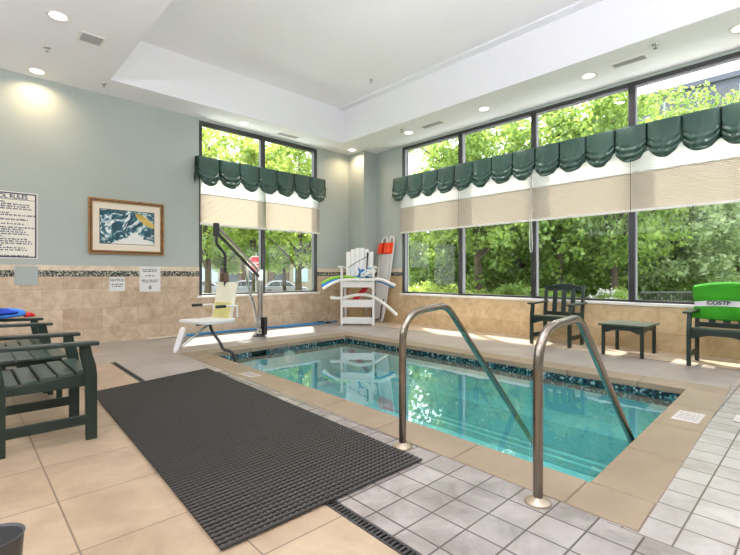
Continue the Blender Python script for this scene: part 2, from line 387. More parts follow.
# walls -------------------------------------------------------------
AX0, AX1, AZ0, AZ1 = 3.27, 6.0, .715, 4.0
BY0, BY1, BZ0, BZ1 = -2.5, 6.70, .69, 4.0
w = MB()
w.box((X0-.2, YA, -.1), (AX0, YA+.22, ZC)).box((AX1, YA, -.1), (XB+.22, YA+.22, ZC)).box((AX0, YA, -.1), (AX1, YA+.22, AZ0)).box((AX0, YA, AZ1), (AX1, YA+.22, ZC))
struct(w, 'wall_left', M['sage'])
w = MB()
w.box((XB, BY1, -.1), (XB+.22, YA, ZC)).box((XB, Y0, -.1), (XB+.22, BY0, ZC)).box((XB, BY0, -.1), (XB+.22, BY1, BZ0)).box((XB, BY0, BZ1), (XB+.22, BY1, ZC))
struct(w, 'wall_right', M['sage'])
struct(MB().box((X0-.2, Y0, -.1), (X0, YA, ZC)), 'wall_near', M['sage'])
struct(MB().box((X0-.2, Y0-.2, -.1), (XB+.22, Y0, ZC)), 'wall_back', M['sage'])
CX, CY = 6.95, 7.56
struct(MB().box((CX, CY, 0), (XB, YA, ZC)), 'corner_column', M['sage'])
# tiled dado: field tile, mosaic band, cap
def dado(name, boxes, field):
    """boxes: list of (x0,y0,x1,y1,ztop) thin strips"""
    mb = MB()
    for x0, y0, x1, y1, zt in boxes:
        mb.box((x0, y0, 0), (x1, y1, min(zt, 1.075)), 0)
        if zt > 1.1:
            mb.box((x0, y0, 1.075), (x1, y1, 1.17), 1); mb.box((x0, y0, 1.17), (x1, y1, 1.25), 2)
    return struct(mb, name, [M[field], M['band'], M['cap_tile']])
t = .014
dado('wainscot_left', [(X0, YA-t, AX0, YA, 1.25), (AX0, YA-t, AX1, YA, AZ0-.035), (AX1, YA-t, CX, YA, 1.25), (CX-t, CY-t, XB, CY, 1.25)], 'wall_tile_a')
dado('wainscot_right', [(XB-t, BY1, XB, CY-t, 1.25), (XB-t, BY0, XB, BY1, BZ0-.035), (XB-t, Y0, XB, BY0, 1.25), (CX-t, CY-t, CX, YA-t, 1.25)], 'wall_tile_b_sunwarm')
# ceiling: lower soffit around a raised tray
TX0, TX1, TY0, TY1 = 1.66, 6.22, -2.2, 7.44
c = MB()
c.box((X0-.2, Y0-.2, ZC), (TX0, YA+.22, ZT+.2)).box((TX1, Y0-.2, ZC), (XB+.22, YA+.22, ZT+.2))
c.box((TX0, TY1, ZC), (TX1, YA+.22, ZT+.2)).box((TX0, Y0-.2, ZC), (TX1, TY0, ZT+.2)).box((TX0, TY0, ZT), (TX1, TY1, ZT+.2))
struct(c, 'ceiling', M['white_paint'])
struct(MB().box((TX1-.16, TY0, ZT-.03), (TX1, TY1, ZT)), 'trim_1', M['white_paint'])

# floor --------------------------------------------------------------
PX0, PX1, PY0, PY1 = 2.45, 5.0, .87, 5.75      # water's edge under the coping
KX0, KX1, KY0, KY1 = 2.15, 5.32, .58, 6.06     # outer edge of the coping
fl = MB()
def rect(x0, y0, x1, y1, mi): fl.add([(x0, y0, 0), (x1, y0, 0), (x1, y1, 0), (x0, y1, 0)], [(0, 1, 2, 3)], mi)
DX = lambda y: 1.268+.0235*(y-1.35); DW = .062
def quad(pts, mi): fl.add([(a, b, 0) for a, b in pts], [tuple(range(len(pts)))], mi)
quad([(X0, Y0), (DX(Y0), Y0), (DX(6.22), 6.22), (X0, 6.22)], 0)
# the sheets run a little way under the coping stones
FX0, FX1, FY0, FY1 = KX0+.1, KX1-.1, KY0+.1, KY1+.08
rect(X0, 6.22, 1.5, 7.12, 3); rect(X0, 7.12, 1.5, 7.62, 0); rect(X0, 7.62, 1.5, YA, 3); rect(1.5, 6.22, FX0, YA, 3)
quad([(DX(Y0)+DW, Y0), (2.0945, Y0), (2.0945, FY0), (DX(FY0)+DW, FY0)], 1); quad([(DX(FY0)+DW, FY0), (FX0, FY0), (FX0, 4.8), (DX(4.8)+DW, 4.8)], 1); quad([(DX(4.8)+DW, 4.8), (FX0, 4.8), (FX0, 6.22), (DX(6.22)+DW, 6.22)], 3)
rect(2.0945, Y0, XB, FY0, 2)
rect(FX0, FY1, 6.55, YA, 3); rect(FX1, FY0, 6.55, FY1, 3); rect(6.55, FY0, XB, YA, 4)
struct(fl, 'floor', [M['floor_beige'], M['floor_grey'], M['floor_grey_lit'], M['floor_deck'], M['floor_strip']])
# the slab edge seen under the drain and the window strip's dark movement joint
struct(MB().box((6.535, KY0, -.02), (6.555, YA-.02, .0015)), 'trim_2', M['drain'])
# coping stones, laid with open joints
cp = MB(); g = .004
def stones(a, b, n, f):
    L = (b-a)/n
    for i in range(n): f(a+i*L+g, a+(i+1)*L-g)
ov = .02
cp_z = (-.055, .006)
def along_y(x0, x1): return lambda a, b: cp.box((x0, a, cp_z[0]), (x1, b, cp_z[1]))
def along_x(y0, y1): return lambda a, b: cp.box((a, y0, cp_z[0]), (b, y1, cp_z[1]))
stones(KY0, .885, 1, along_y(KX0, PX0)); stones(.885, KY1, 8, along_y(KX0, PX0)); stones(KY0, KY1, 8, along_y(PX1, KX1))
stones(PX0, PX1, 4, along_x(KY0, PY0)); stones(PX0, PX1, 4, along_x(PY1, KY1))
pc = struct(cp, 'pool_coping', M['coping'], bevel=.006)
gb = MB(); zz = (-.054, .0015); k = .012
gb.box((KX0, KY0, zz[0]), (PX0-k, KY1, zz[1])).box((PX1+k, KY0, zz[0]), (KX1, KY1, zz[1])).box((PX0-k, KY0, zz[0]), (PX1+k, PY0-k, zz[1])).box((PX0-k, PY1+k, zz[0]), (PX1+k, KY1, zz[1]))
gb.build('grout_bed', M['grout'], pc)
# basin
ZW, ZF = -.098, -.86
pb = MB()
pb.add([(PX0-ov, PY0-ov, ZF), (PX1+ov, PY0-ov, ZF), (PX1+ov, PY1+ov, ZF), (PX0-ov, PY1+ov, ZF)], [(0, 1, 2, 3)])
E = .12
pb.box((PX0-ov-E, PY0-ov-E, ZF-.1), (PX0-ov, PY1+ov+E, -.056)).box((PX1+ov, PY0-ov-E, ZF-.1), (PX1+ov+E, PY1+ov+E, -.056))
pb.box((PX0-ov, PY0-ov-E, ZF-.1), (PX1+ov, PY0-ov, -.056))
# far side wall with the skimmer mouth
pb.box((PX0-ov, PY1+ov, ZF-.1), (3.10, PY1+ov+E, -.056)).box((3.40, PY1+ov, ZF-.1), (PX1+ov, PY1+ov+E, -.056)).box((3.10, PY1+ov, ZF-.1), (3.40, PY1+ov+E, -.2)).box((3.10, PY1+ov+E, -.2), (3.40, PY1+ov+E+.01, -.056))
pool = struct(pb, 'pool_basin', M['plaster'])
tb = MB(); q = .008
tb.box((PX0-ov, PY0-ov, -.2), (PX0-ov+q, PY1+ov, -.057)).box((PX1+ov-q, PY0-ov, -.2), (PX1+ov, PY1+ov, -.057)).box((PX0, PY0-ov, -.2), (PX1, PY0-ov+q, -.057))
tb.box((PX0, PY1+ov-q, -.2), (3.10, PY1+ov, -.057)).box((3.40, PY1+ov-q, -.2), (PX1, PY1+ov, -.057))
tb.build('waterline_tile_band', M['pool_band'], pool)
tb2 = MB().box((3.10, PY1+ov+.07, -.2), (3.40, PY1+ov+.09, -.057)); tb2.build('skimmer_mouth', M['black'], pool)
for i, (xe, zt) in enumerate(((3.10, -.24), (3.33, -.32), (3.62, -.40), (4.02, -.52))):
    x0 = PX0-ov if i == 0 else (3.10, 3.33, 3.62)[i-1]
    st = MB().box((x0, PY0-ov, ZF), (xe, 3.0, zt), 0).box((xe-.05, PY0-ov, zt), (xe+.004, 3.0, zt+.004), 1)
    st.build('step', [M['plaster'], M['nosing']], pool)
st = MB().box((4.62, PY0-ov, ZF), (PX1+ov, PY1+ov, -.5)).build('bench', M['plaster'], pool)
wt = MB(); wt.add([(PX0-ov+.001, PY0-ov+.001, ZW), (PX1+ov-.001, PY0-ov+.001, ZW), (PX1+ov-.001, PY1+ov-.001, ZW), (PX0-ov+.001, PY1+ov-.001, ZW)], [(0, 1, 2, 3)])
struct(wt, 'water', M['water'])
pl = thing('pool_light', 'round white underwater light in the far side wall of the pool', 'pool light', (3.77, PY1+ov-.008, -.215))
MB().lathe([(.0, .012), (.075, .012), (.082, .004), (.085, 0)], 24, axis='y').build('lens', M['lens_white'], pl)
MB().lathe([(.085, 0), (.1, .006), (.1, .012), (.084, .014)], 24, axis='y').build('trim_ring', M['rail_white'], pl)
def warp(x, y):
    u, v = (x-PX0)/(PX1-PX0), (y-PY0)/(PY1-PY0)
    N, Lc, Fc, Rc = (2.43, .872), (2.55, 5.95), (5.12, 6.05), (5.08, .95)
    return tuple(N[k]*(1-u)*(1-v)+Rc[k]*u*(1-v)+Fc[k]*u*v+Lc[k]*(1-u)*v for k in (0, 1))
for o_ in [q_ for q_ in COL.objects if q_.name.split('.')[0] in ('pool_coping', 'grout_bed', 'pool_basin', 'waterline_tile_band', 'skimmer_mouth', 'step', 'bench', 'water')]:
    for v_ in o_.data.vertices: v_.co.x, v_.co.y = warp(v_.co.x, v_.co.y)
pl.location.x, pl.location.y = warp(pl.location.x, pl.location.y); pl.location.y -= .01
# slot drain between beige and grey tile
dr = MB()
DX = lambda y: 1.268+.0235*(y-1.35)          # the channel is laid a touch askew
DW = .062
def dq(y0, y1, a0, a1, z0, z1, mi=0):
    vs = [(DX(y0)+a0, y0, z0), (DX(y0)+a1, y0, z0), (DX(y1)+a1, y1, z0), (DX(y1)+a0, y1, z0)]
    dr.add(vs+[(v[0], v[1], z1) for v in vs], [(0, 3, 2, 1), (4, 5, 6, 7), (0, 1, 5, 4), (1, 2, 6, 5), (2, 3, 7, 6), (3, 0, 4, 7)], mi)
dq(Y0, 6.22, 0, DW, -.03, -.025, 1); dq(Y0, 6.22, 0, .012, -.025, .002); dq(Y0, 6.22, DW-.014, DW, -.025, .002)
y = Y0
while y < 6.19: dq(y, y+.012, .012, DW-.014, -.012, .001); y += .024
tag(dr.build('floor_drain', [M['drain'], M['black']]), 'long slotted grey drain channel between the beige and grey tiles', 'drain')

# ------------------------------------------------------------------ windows
def local_frame(origin, rz): return Matrix.Translation(origin) @ Matrix.Rotation(rz, 4, 'Z')
def make_window(name, origin, rz, W, z0, z1, mull, sill_out, trim_m):
    """local x along the wall, -y into the room, wall face at y=0"""
    root = bpy.data.objects.new(name, None); COL.objects.link(root); root.location = origin; root.rotation_euler = (0, 0, rz); root['kind'] = 'structure'
    fw = .055; d0, d1 = -.004, .14
    fr = MB()
    fr.box((0, d0, z0), (fw, d1, z1)).box((W-fw, d0, z0), (W, d1, z1)).box((fw, d0, z1-fw), (W-fw, d1, z1)).box((fw, d0+.03, z0), (W-fw, d1, z0+.035))
    fr.build('window_frame', M['bronze'], root, bevel=.003)
    edges = [fw]+[v for m in mull for v in (m-.04, m+.04)]+[W-fw]
    for m in mull:
        MB().box((m-.04, d0, z0), (m+.04, .02, z1-fw)).box((m-.035, .02, z0+.03), (m+.035, d1, z1-fw), 1).build('mullion', [M['bronze'], trim_m], root, bevel=.003)
    for a, b in zip(edges[::2], edges[1::2]):
        for za, zb in ((z0+.035, z1-fw),):
            MB().box((a, .10, za), (b, .106, zb)).build('pane', M['glass'], root)
            # inner reveal trim round each light
            MB().box((a, .022, za), (a+.012, .10, zb)).box((b-.012, .022, za), (b, .10, zb)).box((a+.012, .022, zb-.02), (b-.012, .10, zb)).build('reveal_trim', trim_m, root)
    MB().box((-.05, -sill_out, z0-.045), (W+.05, .14, z0)).build('window_sill', M['sill'], root, bevel=.004)
    return root
make_window('window_1', (AX0, YA, 0), 0, AX1-AX0, AZ0, AZ1, [4.62-AX0], .045, M['bronze'])
WB = BY1-BY0
mB = [BY1-5.13, BY1-3.59, BY1-2.05, BY1-.51, BY1+1.03]
make_window('window_2', (XB, BY1, 0), -PI/2, WB, BZ0, BZ1, mB, .045, M['lit_flank_grey'])

# ------------------------------------------------------------------ shades
def pleats(W, z0, z1, step=.022, dep=.006):
    mb = MB(); n = max(2, int((z1-z0)/step)*2); vs = []; fs = []
    for i in range(n+1):
        z = z1+(z0-z1)*i/n; y = -dep if i % 2 else dep
        vs += [(0, y, z), (W, y, z)]
    for i in range(n): fs.append((2*i, 2*i+2, 2*i+3, 2*i+1))
    mb.add(vs, fs); return mb
def make_shade(origin, rz, W, label, group, cord=False):
    r = thing('window_blind', label, 'shade', origin, rz, group)
    MB().box((0, -.03, 3.2), (W, .03, 3.25)).build('headrail', M['rail_white'], r)
    pleats(W, 2.63, 3.2).build('sheer_fabric', M['shade_top'], r, label='white sheer upper fabric')
    MB().box((0, -.01, 2.615), (W, .01, 2.63)).build('middle_rail', M['rail_white'], r)
    pleats(W, 2.075, 2.615).build('lower_fabric', M['shade_low'], r, label='beige lower fabric')
    MB().box((0, -.014, 2.04), (W, .014, 2.075)).build('bottom_rail', M['rail_white'], r, bevel=.004)
    if cord:
        loop = [(W-.01, -.04, 3.2), (W-.01, -.04, 2.3), (W-.012, -.04, 1.6), (W+.01, -.04, 1.5), (W+.03, -.04, 1.6), (W+.015, -.04, 2.3), (W+.01, -.04, 3.2)]
        MB().tube(spline(loop, 6), .006, 6).build('pull_cord', M['rail_white'], r)
    return r
names = ['first', 'second', 'third', 'fourth']
make_shade((3.27, YA-.05, 0), 0, 1.355, 'beige pleated shade over the pane beside the pool lift mast, window near the picture', 'pleated window shades')
make_shade((4.645, YA-.05, 0), 0, 1.385, 'beige pleated shade over the pane nearer the column, behind the lift', 'pleated window shades')
yb = [6.71, 5.13, 3.59, 2.05, .51, -1.03, -2.5]
for i in range(6):
    lab = ['narrow-looking beige pleated shade nearest the corner column on the long window', 'beige pleated shade with a hanging cord loop, second from the column',
           'beige pleated shade above the green chair by the long window', 'beige pleated shade above the lime towel chair'][min(i, 3)]
    if i > 3: continue
    make_shade((XB-.05, yb[i]-(.0 if i == 0 else .005), 0), -PI/2, yb[i]-yb[i+1]-(.005 if i == 0 else .010), lab, 'pleated window shades', cord=(i == 1))

# ------------------------------------------------------------------ balloon valances
def swag_mesh(W, Ht, seed):
    r = random.Random(seed); nu, nv = 28, 44
    mb = MB(); vs = []; ph = r.random()*6; tilt = r.uniform(-.06, .06); amp = r.uniform(.8, 1.2)
    for j in range(nv+1):
        v = j/nv
        for i in range(nu+1):
            u = i/nu; s = abs(2*u-1); arch = math.sin(PI*min(1, max(0, u)))
            full = Ht*(1-.35*s**2.2)*(1+tilt*(u-.5))
            vv = min(v, .86)/.86
            low = max(0, (vv-.50)/.50)
            z = -full*vv+.030*s**4*low*math.sin(vv*22+ph)
            y = -.012-.085*arch**.6*(.12+.88*vv**.8)                 # billow outwards from the pinched seams
            fold = math.sin((vv-.5)*38*(1-.25*s)+ph)                 # gathered folds swag from seam to seam
            y -= (.027*amp*fold*(.4+.6*s)+.010*math.sin(u*31+vv*23+ph)*(.3+s))*low**.8
            y -= .010*math.sin(u*11+ph*2)*vv*arch+.006*math.sin(u*23+vv*5+ph)*vv
            if v > .86:                                              # hem rolls under and back
                k = (v-.86)/.14*PI*.85
                y += .05*(1-math.cos(k))*.8; z += -.028*math.sin(k)+.02*(1-math.cos(k))
            if s > .90: y += .030*(s-.90)/.10                        # stitched seam
            vs.append((u*W, y, z))
    n = nu+1
    mb.add(vs, [(j*n+i, (j+1)*n+i, (j+1)*n+i+1, j*n+i+1) for j in range(nv) for i in range(nu)], 0, True)
    return mb
swag_meshes = {}
def make_valance(origin, rz, n, W, label):
    r = thing('window_valance', label, 'valance', origin, rz, 'green balloon valances')
    L = n*W
    MB().box((.004, -.012, -.02), (L-.004, .10, .0)).build('mounting_board', M['satin'], r)
    for i in range(n):
        k = i % 5
        if k not in swag_meshes:
            o = swag_mesh(W, .53, k).build('swag', M['satin'], r, (0), solid=.004); swag_meshes[k] = o
        else:
            o = swag_meshes[k].copy(); COL.objects.link(o); o.parent = r
        o.location = (i*W, 0, 0)
    for x, s in ((.0, -1), (L, 1)):
        e = MB(); vs = []
        for j in range(15):
            v = j/14
            for i in range(5):
                yy = -.012+.112*i/4
                vs.append((x+s*(.004+.012*math.sin(v*14+i)*v+.02*v), yy-.02*v, -.44*v*(1-.15*math.sin(i*1.2))))
        e.add(vs, [(j*5+i, (j+1)*5+i, (j+1)*5+i+1, j*5+i+1) for j in range(14) for i in range(4)], 0, True)
        e.build('side_return', M['satin_dark'], r, solid=.004)
    return r
make_valance((3.19, YA-.115, 3.3), 0, 7, .42, 'short dark green scalloped valance across the window behind the pool lift')
make_valance((XB-.115, 6.86, 3.3), -PI/2, 20, .42, 'long dark green scalloped valance across the window behind the green chairs')

# ------------------------------------------------------------------ ceiling fittings
lamp_first = None
LAMPS = [(.82, 6.02, 'round recessed ceiling light nearest the square vent, away from the wall', 'warm'),
         (.82, 7.86, 'round recessed ceiling light close to the sage wall above the rules sign', 'warm'),
         (4.02, 7.80, 'round recessed ceiling light over the window with the pool lift', 'w'),
         (6.72, 7.72, 'round recessed ceiling light in front of the corner column', 'warm'),
         (6.76, 5.98, 'round recessed ceiling light nearest the column above the long window', 'w'),
         (6.76, 4.21, 'round recessed ceiling light in the middle of the row along the long window', 'w'),
         (6.76, 2.45, 'round recessed ceiling light just left of the long slot vent', 'w'),
         (6.76, .73, 'round recessed ceiling light cut by the right edge of the photo', 'w')]
def down(x, y, power, col):
    l = bpy.data.lights.new('downlight', 'AREA'); l.shape = 'DISK'; l.size = .17; l.energy = power; l.color = col; l.spread = math.radians(150)
    o = bpy.data.objects.new('downlight_lamp', l); COL.objects.link(o); o.location = (x, y, ZC-.02); return o
P_LAMP = 7.
for x, y, lab, k in LAMPS:
    if lamp_first is None:
        r = thing('ceiling_light', lab, 'light', (x, y, ZC), 0, 'recessed ceiling lights')
        MB().lathe([(.085, -.002), (.112, -.004), (.116, -.010), (.116, 0)], 32).build('trim_ring', M['rail_white'], r)
        MB().lathe([(0, -.006), (.06, -.0055), (.086, -.003)], 32).build('lens', M['lens'], r)
        lamp_first = r
    else: r = dup(lamp_first, (x, y, ZC), 0, lab)
    down(x, y, P_LAMP, (1., .72, .44) if k == 'warm' else (1., .96, .92))
# unseen fill downlights, added outside the view to brighten the room
for x, y in ((-1.9, -2.6), (-1.9, .2), (-1.9, 3.2), (-1.9, 6.0), (.8, -2.6), (3.4, -2.9), (6.4, -2.6)):
    down(x, y, 18., (1., .97, 1.02))
def panel(x, y, z, sx, sy, power, rot, col=(.97, .96, 1.08)):
    l = bpy.data.lights.new('fill_light', 'AREA'); l.shape = 'RECTANGLE'; l.size = sx; l.size_y = sy; l.energy = power; l.color = col
    o = bpy.data.objects.new('fill_light', l); COL.objects.link(o); o.location = (x, y, z); o.rotation_euler = rot  # added fill lamp without a fixture
UP = (PI, 0, 0)
# unseen fill uplights added behind the camera to brighten the ceiling
panel(-2.8, .5, 2.6, 0.25, 5., 150., UP); panel(-2.8, 5.2, 2.6, .25, 3., 90., UP); panel(2.3, Y0+.2, 2.6, 6.5, .25, 90., UP)

# unseen fill panel added above the camera, lighting the ceiling tray
panel(1.1, .7, 2.75, 1.6, 1.6, 215., UP)

def vent(label, x, y, lx, ly, nsl, along, flip=False):
    r = thing('ceiling_vent', label, 'vent', (x, y, ZC), 0, 'ceiling vents')
    fw = .025
    MB().box((-lx/2, -ly/2, -.008), (lx/2, -ly/2+fw, 0)).box((-lx/2, ly/2-fw, -.008), (lx/2, ly/2, 0)).box((-lx/2, -ly/2+fw, -.008), (-lx/2+fw, ly/2-fw, 0)).box((lx/2-fw, -ly/2+fw, -.008), (lx/2, ly/2-fw, 0)).build('frame', M['rail_white'], r)
    MB().box((-lx/2+fw, -ly/2+fw, -.001), (lx/2-fw, ly/2-fw, 0)).build('backing', M['vent_dark'], r)
    sl = MB()
    for i in range(nsl):
        t = (i+.5)/nsl
        if along == 'x': yy = -ly/2+fw+t*(ly-2*fw); sl.bar((-lx/2+fw, yy, -.005), (lx/2-fw, yy, -.005), (ly-2*fw)/nsl*.6, .003, (0, .5, 1))
        else: xx = -lx/2+fw+t*(lx-2*fw); sl.bar((xx, -ly/2+fw, -.005), (xx, ly/2-fw, -.005), (lx-2*fw)/nsl*.6, .003, (.5, 0, 1))
    sl.build('louvres', M['vent_grey'], r)
vent('square white louvred vent in the ceiling above the framed picture', 1.2, 6.32, .27, .27, 8, 'x')
vent('slot vent in the ceiling over the window with the pool lift', 5.04, 7.84, .50, .17, 4, 'x')
vent('slot vent in the ceiling above the pane nearest the column of the long window', 6.72, 5.34, .18, .5, 4, 'y')
vent('slot vent in the ceiling above the towel chair, at the right', 6.70, 1.90, .17, .44, 4, 'y')
sp_first = None
for x, y, z, lab in ((.83, 6.96, ZC, 'small chrome fire sprinkler between the two ceiling lights over the rules sign'), (1.62, 7.66, ZC, 'small chrome fire sprinkler at the corner of the raised ceiling tray'),
                     (6.45, 1.53, ZC, 'small chrome fire sprinkler near the slot vent above the towel chair'), (5.66, 5.95, ZT, 'small chrome fire sprinkler up inside the raised ceiling tray'),
                     (6.5, 5.95, ZC, 'small chrome fire sprinkler beside the ceiling light nearest the column')):
    if sp_first is None:
        r = thing('fire_sprinkler', lab, 'sprinkler', (x, y, z), 0, 'fire sprinklers')
        MB().lathe([(.04, .003), (.04, 0), (.036, -.008), (.012, -.012), (.012, -.035), (.006, -.04)], 16).build('body', M['chrome'], r)
        MB().lathe([(.0, -.055), (.022, -.054), (.022, -.051), (0, -.05)], 12).tube([(.012, 0, -.03), (.014, 0, -.042), (.006, 0, -.053)], .003, 6).tube([(-.012, 0, -.03), (-.014, 0, -.042), (-.006, 0, -.053)], .003, 6).build('deflector', M['chrome'], r)
        sp_first = r
    else: dup(sp_first, (x, y, z), 0, lab)

# ------------------------------------------------------------------ wall signs and picture
def greek(mb, x0, x1, z, h, rr, y=-.002):
    """one illegible line of small print: a run of word-sized marks"""
    x = x0
    while x < x1-.01:
        wl = min(rr.uniform(.02, .07), x1-x)
        k = x
        while k < x+wl-.004:
            cw = h*rr.uniform(.35, .75); mb.box((k, y, z), (min(k+cw, x+wl), y+.0015, z+h*rr.choice((.75, .75, 1.)))); k += cw+h*.18
        x += wl+h*.6
    return mb
rr = random.Random(3)
r = thing('pool_rules_sign', 'tall cream pool rules board with navy border on the sage wall', 'sign', (.19, YA-.014, 1.34), 0)
SW, SH = .665, .965
MB().box((0, 0, 0), (SW, .012, SH)).build('panel', M['sign'], r, bevel=.002)
b = MB(); e = .014
b.box((e, -.0015, e), (SW-e, .001, e+.018)).box((e, -.0015, SH-e-.018), (SW-e, .001, SH-e)).box((e, -.0015, e+.018), (e+.018, .001, SH-e-.018)).box((SW-e-.018, -.0015, e+.018), (SW-e, .001, SH-e-.018)).box((e+.012, -.0015, SH-.115), (SW-e-.012, .001, SH-.108))
b.build('border', M['navy'], r)
lettering('POOL RULES', .088, M['navy'], r, (SW/2, -.0015, SH-.098), (PI/2, 0, 0), 'title_lettering', 'CENTER', bold=.0022, sx=.86)
z = SH-.16; gk = MB()
for i, (ln, gap) in enumerate(((.24, 0), (.52, 0), (.51, 0), (.55, 0), (.16, 0), (.28, 0), (.58, 0), (.20, 0), (.50, 0), (.18, 0), (.45, .02), (.58, 0), (.44, 0), (.47, 0), (.5, 0), (.2, .01), (.5, 0), (.53, 0), (.55, 0), (.2, 0), (.46, 0), (.5, .02), (.18, 0), (.5, 0))):
    greek(gk, .055, .055+ln, z, .0225, rr); z -= .0315+gap
gk.build('small_lettering', M['navy'], r)
r = thing('wall_cover_plate', 'blank grey-green cover plate on the tiled wall under the rules board', 'plate', (.585, YA-.014, .955), 0)
MB().box((0, -.02, 0), (.272, 0, .275)).build('plate', plain('plate_paint', (.40, .44, .42), .6, var=.02), r, bevel=.003)
for i, (px, pz) in enumerate(((.02, .02), (.252, .02), (.02, .255), (.252, .255))): MB().lathe([(0, .003), (.006, .002), (.007, 0)], 10, (px, -.02, pz), axis='y').build('screw', M['vent_grey'], r)
r = thing('notice_sign', 'small white notice on the travertine tiles left of the larger white sign', 'sign', (1.79, YA-.014, .832), 0)
MB().box((0, -.006, 0), (.232, 0, .232)).build('panel', M['sign_white'], r, bevel=.002)
lettering('NOTICE', .056, M['ink'], r, (.116, -.008, .165), (PI/2, 0, 0), 'title_lettering', 'CENTER', bold=.001)
gk = MB()
for k, (a, b2) in enumerate(((.03, .205), (.04, .19))): greek(gk, a, b2, .105-.034*k, .022, rr, -.008)
gk.build('small_lettering', M['ink'], r)
r = thing('capacity_sign', 'white sign with a large 6 over the mosaic band below the picture', 'sign', (2.245, YA-.014, .812), 0)
MB().box((0, -.006, 0), (.338, 0, .435)).build('panel', M['sign_white'], r, bevel=.002)
gk = MB()
for k, (a, b2, z) in enumerate(((.04, .30, .37), (.06, .27, .342), (.09, .25, .265), (.03, .31, .19), (.05, .29, .16))): greek(gk, a, b2, z, .021, rr, -.008)
gk.build('small_lettering', M['ink'], r)
lettering('6', .10, M['ink'], r, (.169, -.008, .045), (PI/2, 0, 0), 'number_lettering', 'CENTER', bold=.002)
r = thing('framed_picture', 'abstract teal and gold print in a gold wooden frame on the sage wall', 'picture', (1.495, YA, 1.445), 0)
PW, PH, fwid = 1.14, .90, .062
f = MB()
def frame_ring(mb, x0, z0, x1, z1, wd, y0, y1, mi):
    o = [(x0, z0), (x1, z0), (x1, z1), (x0, z1)]; i_ = [(x0+wd, z0+wd), (x1-wd, z0+wd), (x1-wd, z1-wd), (x0+wd, z1-wd)]
    for k in range(4):
        a, b, c, d = o[k], o[(k+1) % 4], i_[(k+1) % 4], i_[k]
        vs = [(p[0], yy, p[1]) for yy in (y0, y1) for p in (a, b, c, d)]
        mb.add(vs, [(0, 1, 2, 3), (7, 6, 5, 4), (0, 4, 5, 1), (1, 5, 6, 2), (2, 6, 7, 3), (3, 7, 4, 0)], mi)
frame_ring(f, 0, 0, PW, PH, .022, -.04, -.002, 0); frame_ring(f, .022, .022, PW-.022, PH-.022, .022, -.033, -.002, 1); frame_ring(f, .044, .044, PW-.044, PH-.044, .016, -.037, -.002, 0)
f.build('frame', [M['gold'], M['gold_in']], r)
MB().box((.058, -.02, .058), (PW-.058, -.004, PH-.058)).build('mount', M['mount'], r)
mt = MB(); frame_ring(mt, .155, .165, PW-.155, PH-.165, .008, -.0225, -.019, 0); mt.build('inner_line', M['gold_in'], r)
MB().box((.163, -.0215, .173), (PW-.163, -.019, PH-.173)).build('print', M['art'], r)

# ------------------------------------------------------------------ green outdoor furniture
GW, GS = M['green_wood'], M['green_seat']
def arch_board(mb, y0, y1, zt, zb_end, zb_mid, x, th, plane='yz'):
    n = 14; prof = [(y0, zt), (y1, zt)]
    for i in range(n+1):
        t = i/n; y = y1+(y0-y1)*t; k = max(0, 1-((2*t-1)/.86)**2) if abs(2*t-1) < .86 else 0
        prof.append((y, zb_end+(zb_mid-zb_end)*min(1, k*1.25)))
    mb.prism(prof, th, plane, x)
    return mb
def make_chair(label, loc, rz):
    """faces +x; origin under the middle of the seat"""
    r = thing('garden_armchair', label, 'chair', loc, rz, 'dark green slatted armchairs')
    hw = .298; bv = .004
    for s in (-1, 1):
        y0 = s*hw-.02
        # front leg: slim post with an S-shaped shoulder under the arm
        prof = [(.225, .0), (.29, .0), (.29, .43), (.282, .50), (.262, .57), (.25, .632), (.19, .632), (.19, .58), (.205, .50), (.222, .44)]
        MB().prism(prof, .04, 'xz', y0).build('leg', GW, r, bevel=bv)
        # back leg runs up as the back post
        prof = [(-.255, 0), (-.185, 0), (-.185, .40), (-.262, .925), (-.312, .925), (-.255, .40)]
        MB().prism(prof, .04, 'xz', y0).build('leg', GW, r, bevel=bv)
        MB().prism([(-.29, .668), (-.29, .643), (.292, .630), (.298, .642), (.292, .656)], .092, 'xz', s*(hw+.012)-.046).build('armrest', GW, r, bevel=.006)
        prof = [(-.20, .355), (.225, .355), (.225, .442), (.10, .430), (-.05, .414), (-.20, .402)]
        MB().prism(prof, .024, 'xz', s*(hw-.035)-.012).build('side_rail', GW, r, bevel=bv)
        MB().box((-.20, s*hw-.012, .105), (.23, s*hw+.012, .170)).build('stretcher', GW, r, bevel=bv)
    a = arch_board(MB(), -hw+.02, hw-.02, .442, .335, .378, .235, .026); a.build('front_apron', GW, r, bevel=bv)
    xs = [(.218, .442), (.122, .434), (.026, .424), (-.07, .414), (-.166, .406)]
    for x, z in xs:
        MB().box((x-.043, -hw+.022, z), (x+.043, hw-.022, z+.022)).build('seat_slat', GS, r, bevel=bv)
    # back: three wide slats between a low rail and an arched crest rail
    lean = lambda z: -.215-(z-.40)*.13
    n = 12; prof = [(-hw+.02, .84), (hw-.02, .84)]
    prof += [(hw-.02+(-2*hw+.04)*i/n, .915+.045*math.sin(PI*i/n)) for i in range(n+1)]
    sh = Matrix.Rotation(-.105, 4, 'Y')
    MB().prism(prof, .03, 'yz', lean(.9)-.02).build('crest_rail', GW, r, bevel=bv)
    MB().box((lean(.47)-.015, -hw+.02, .44), (lean(.47)+.015, hw-.02, .50)).build('low_back_rail', GW, r, bevel=bv)
    for yy in (-.145, 0, .145):
        MB().bar((lean(.47)-.002, yy, .47), (lean(.87)-.004, yy, .87), .072, .02, (1, 0, .1)).build('back_slat', GW, r, bevel=bv)
    return r
chair1 = make_chair('dark green slatted armchair nearest the black mat, at the left edge', (.39, 3.71, 0), 0)
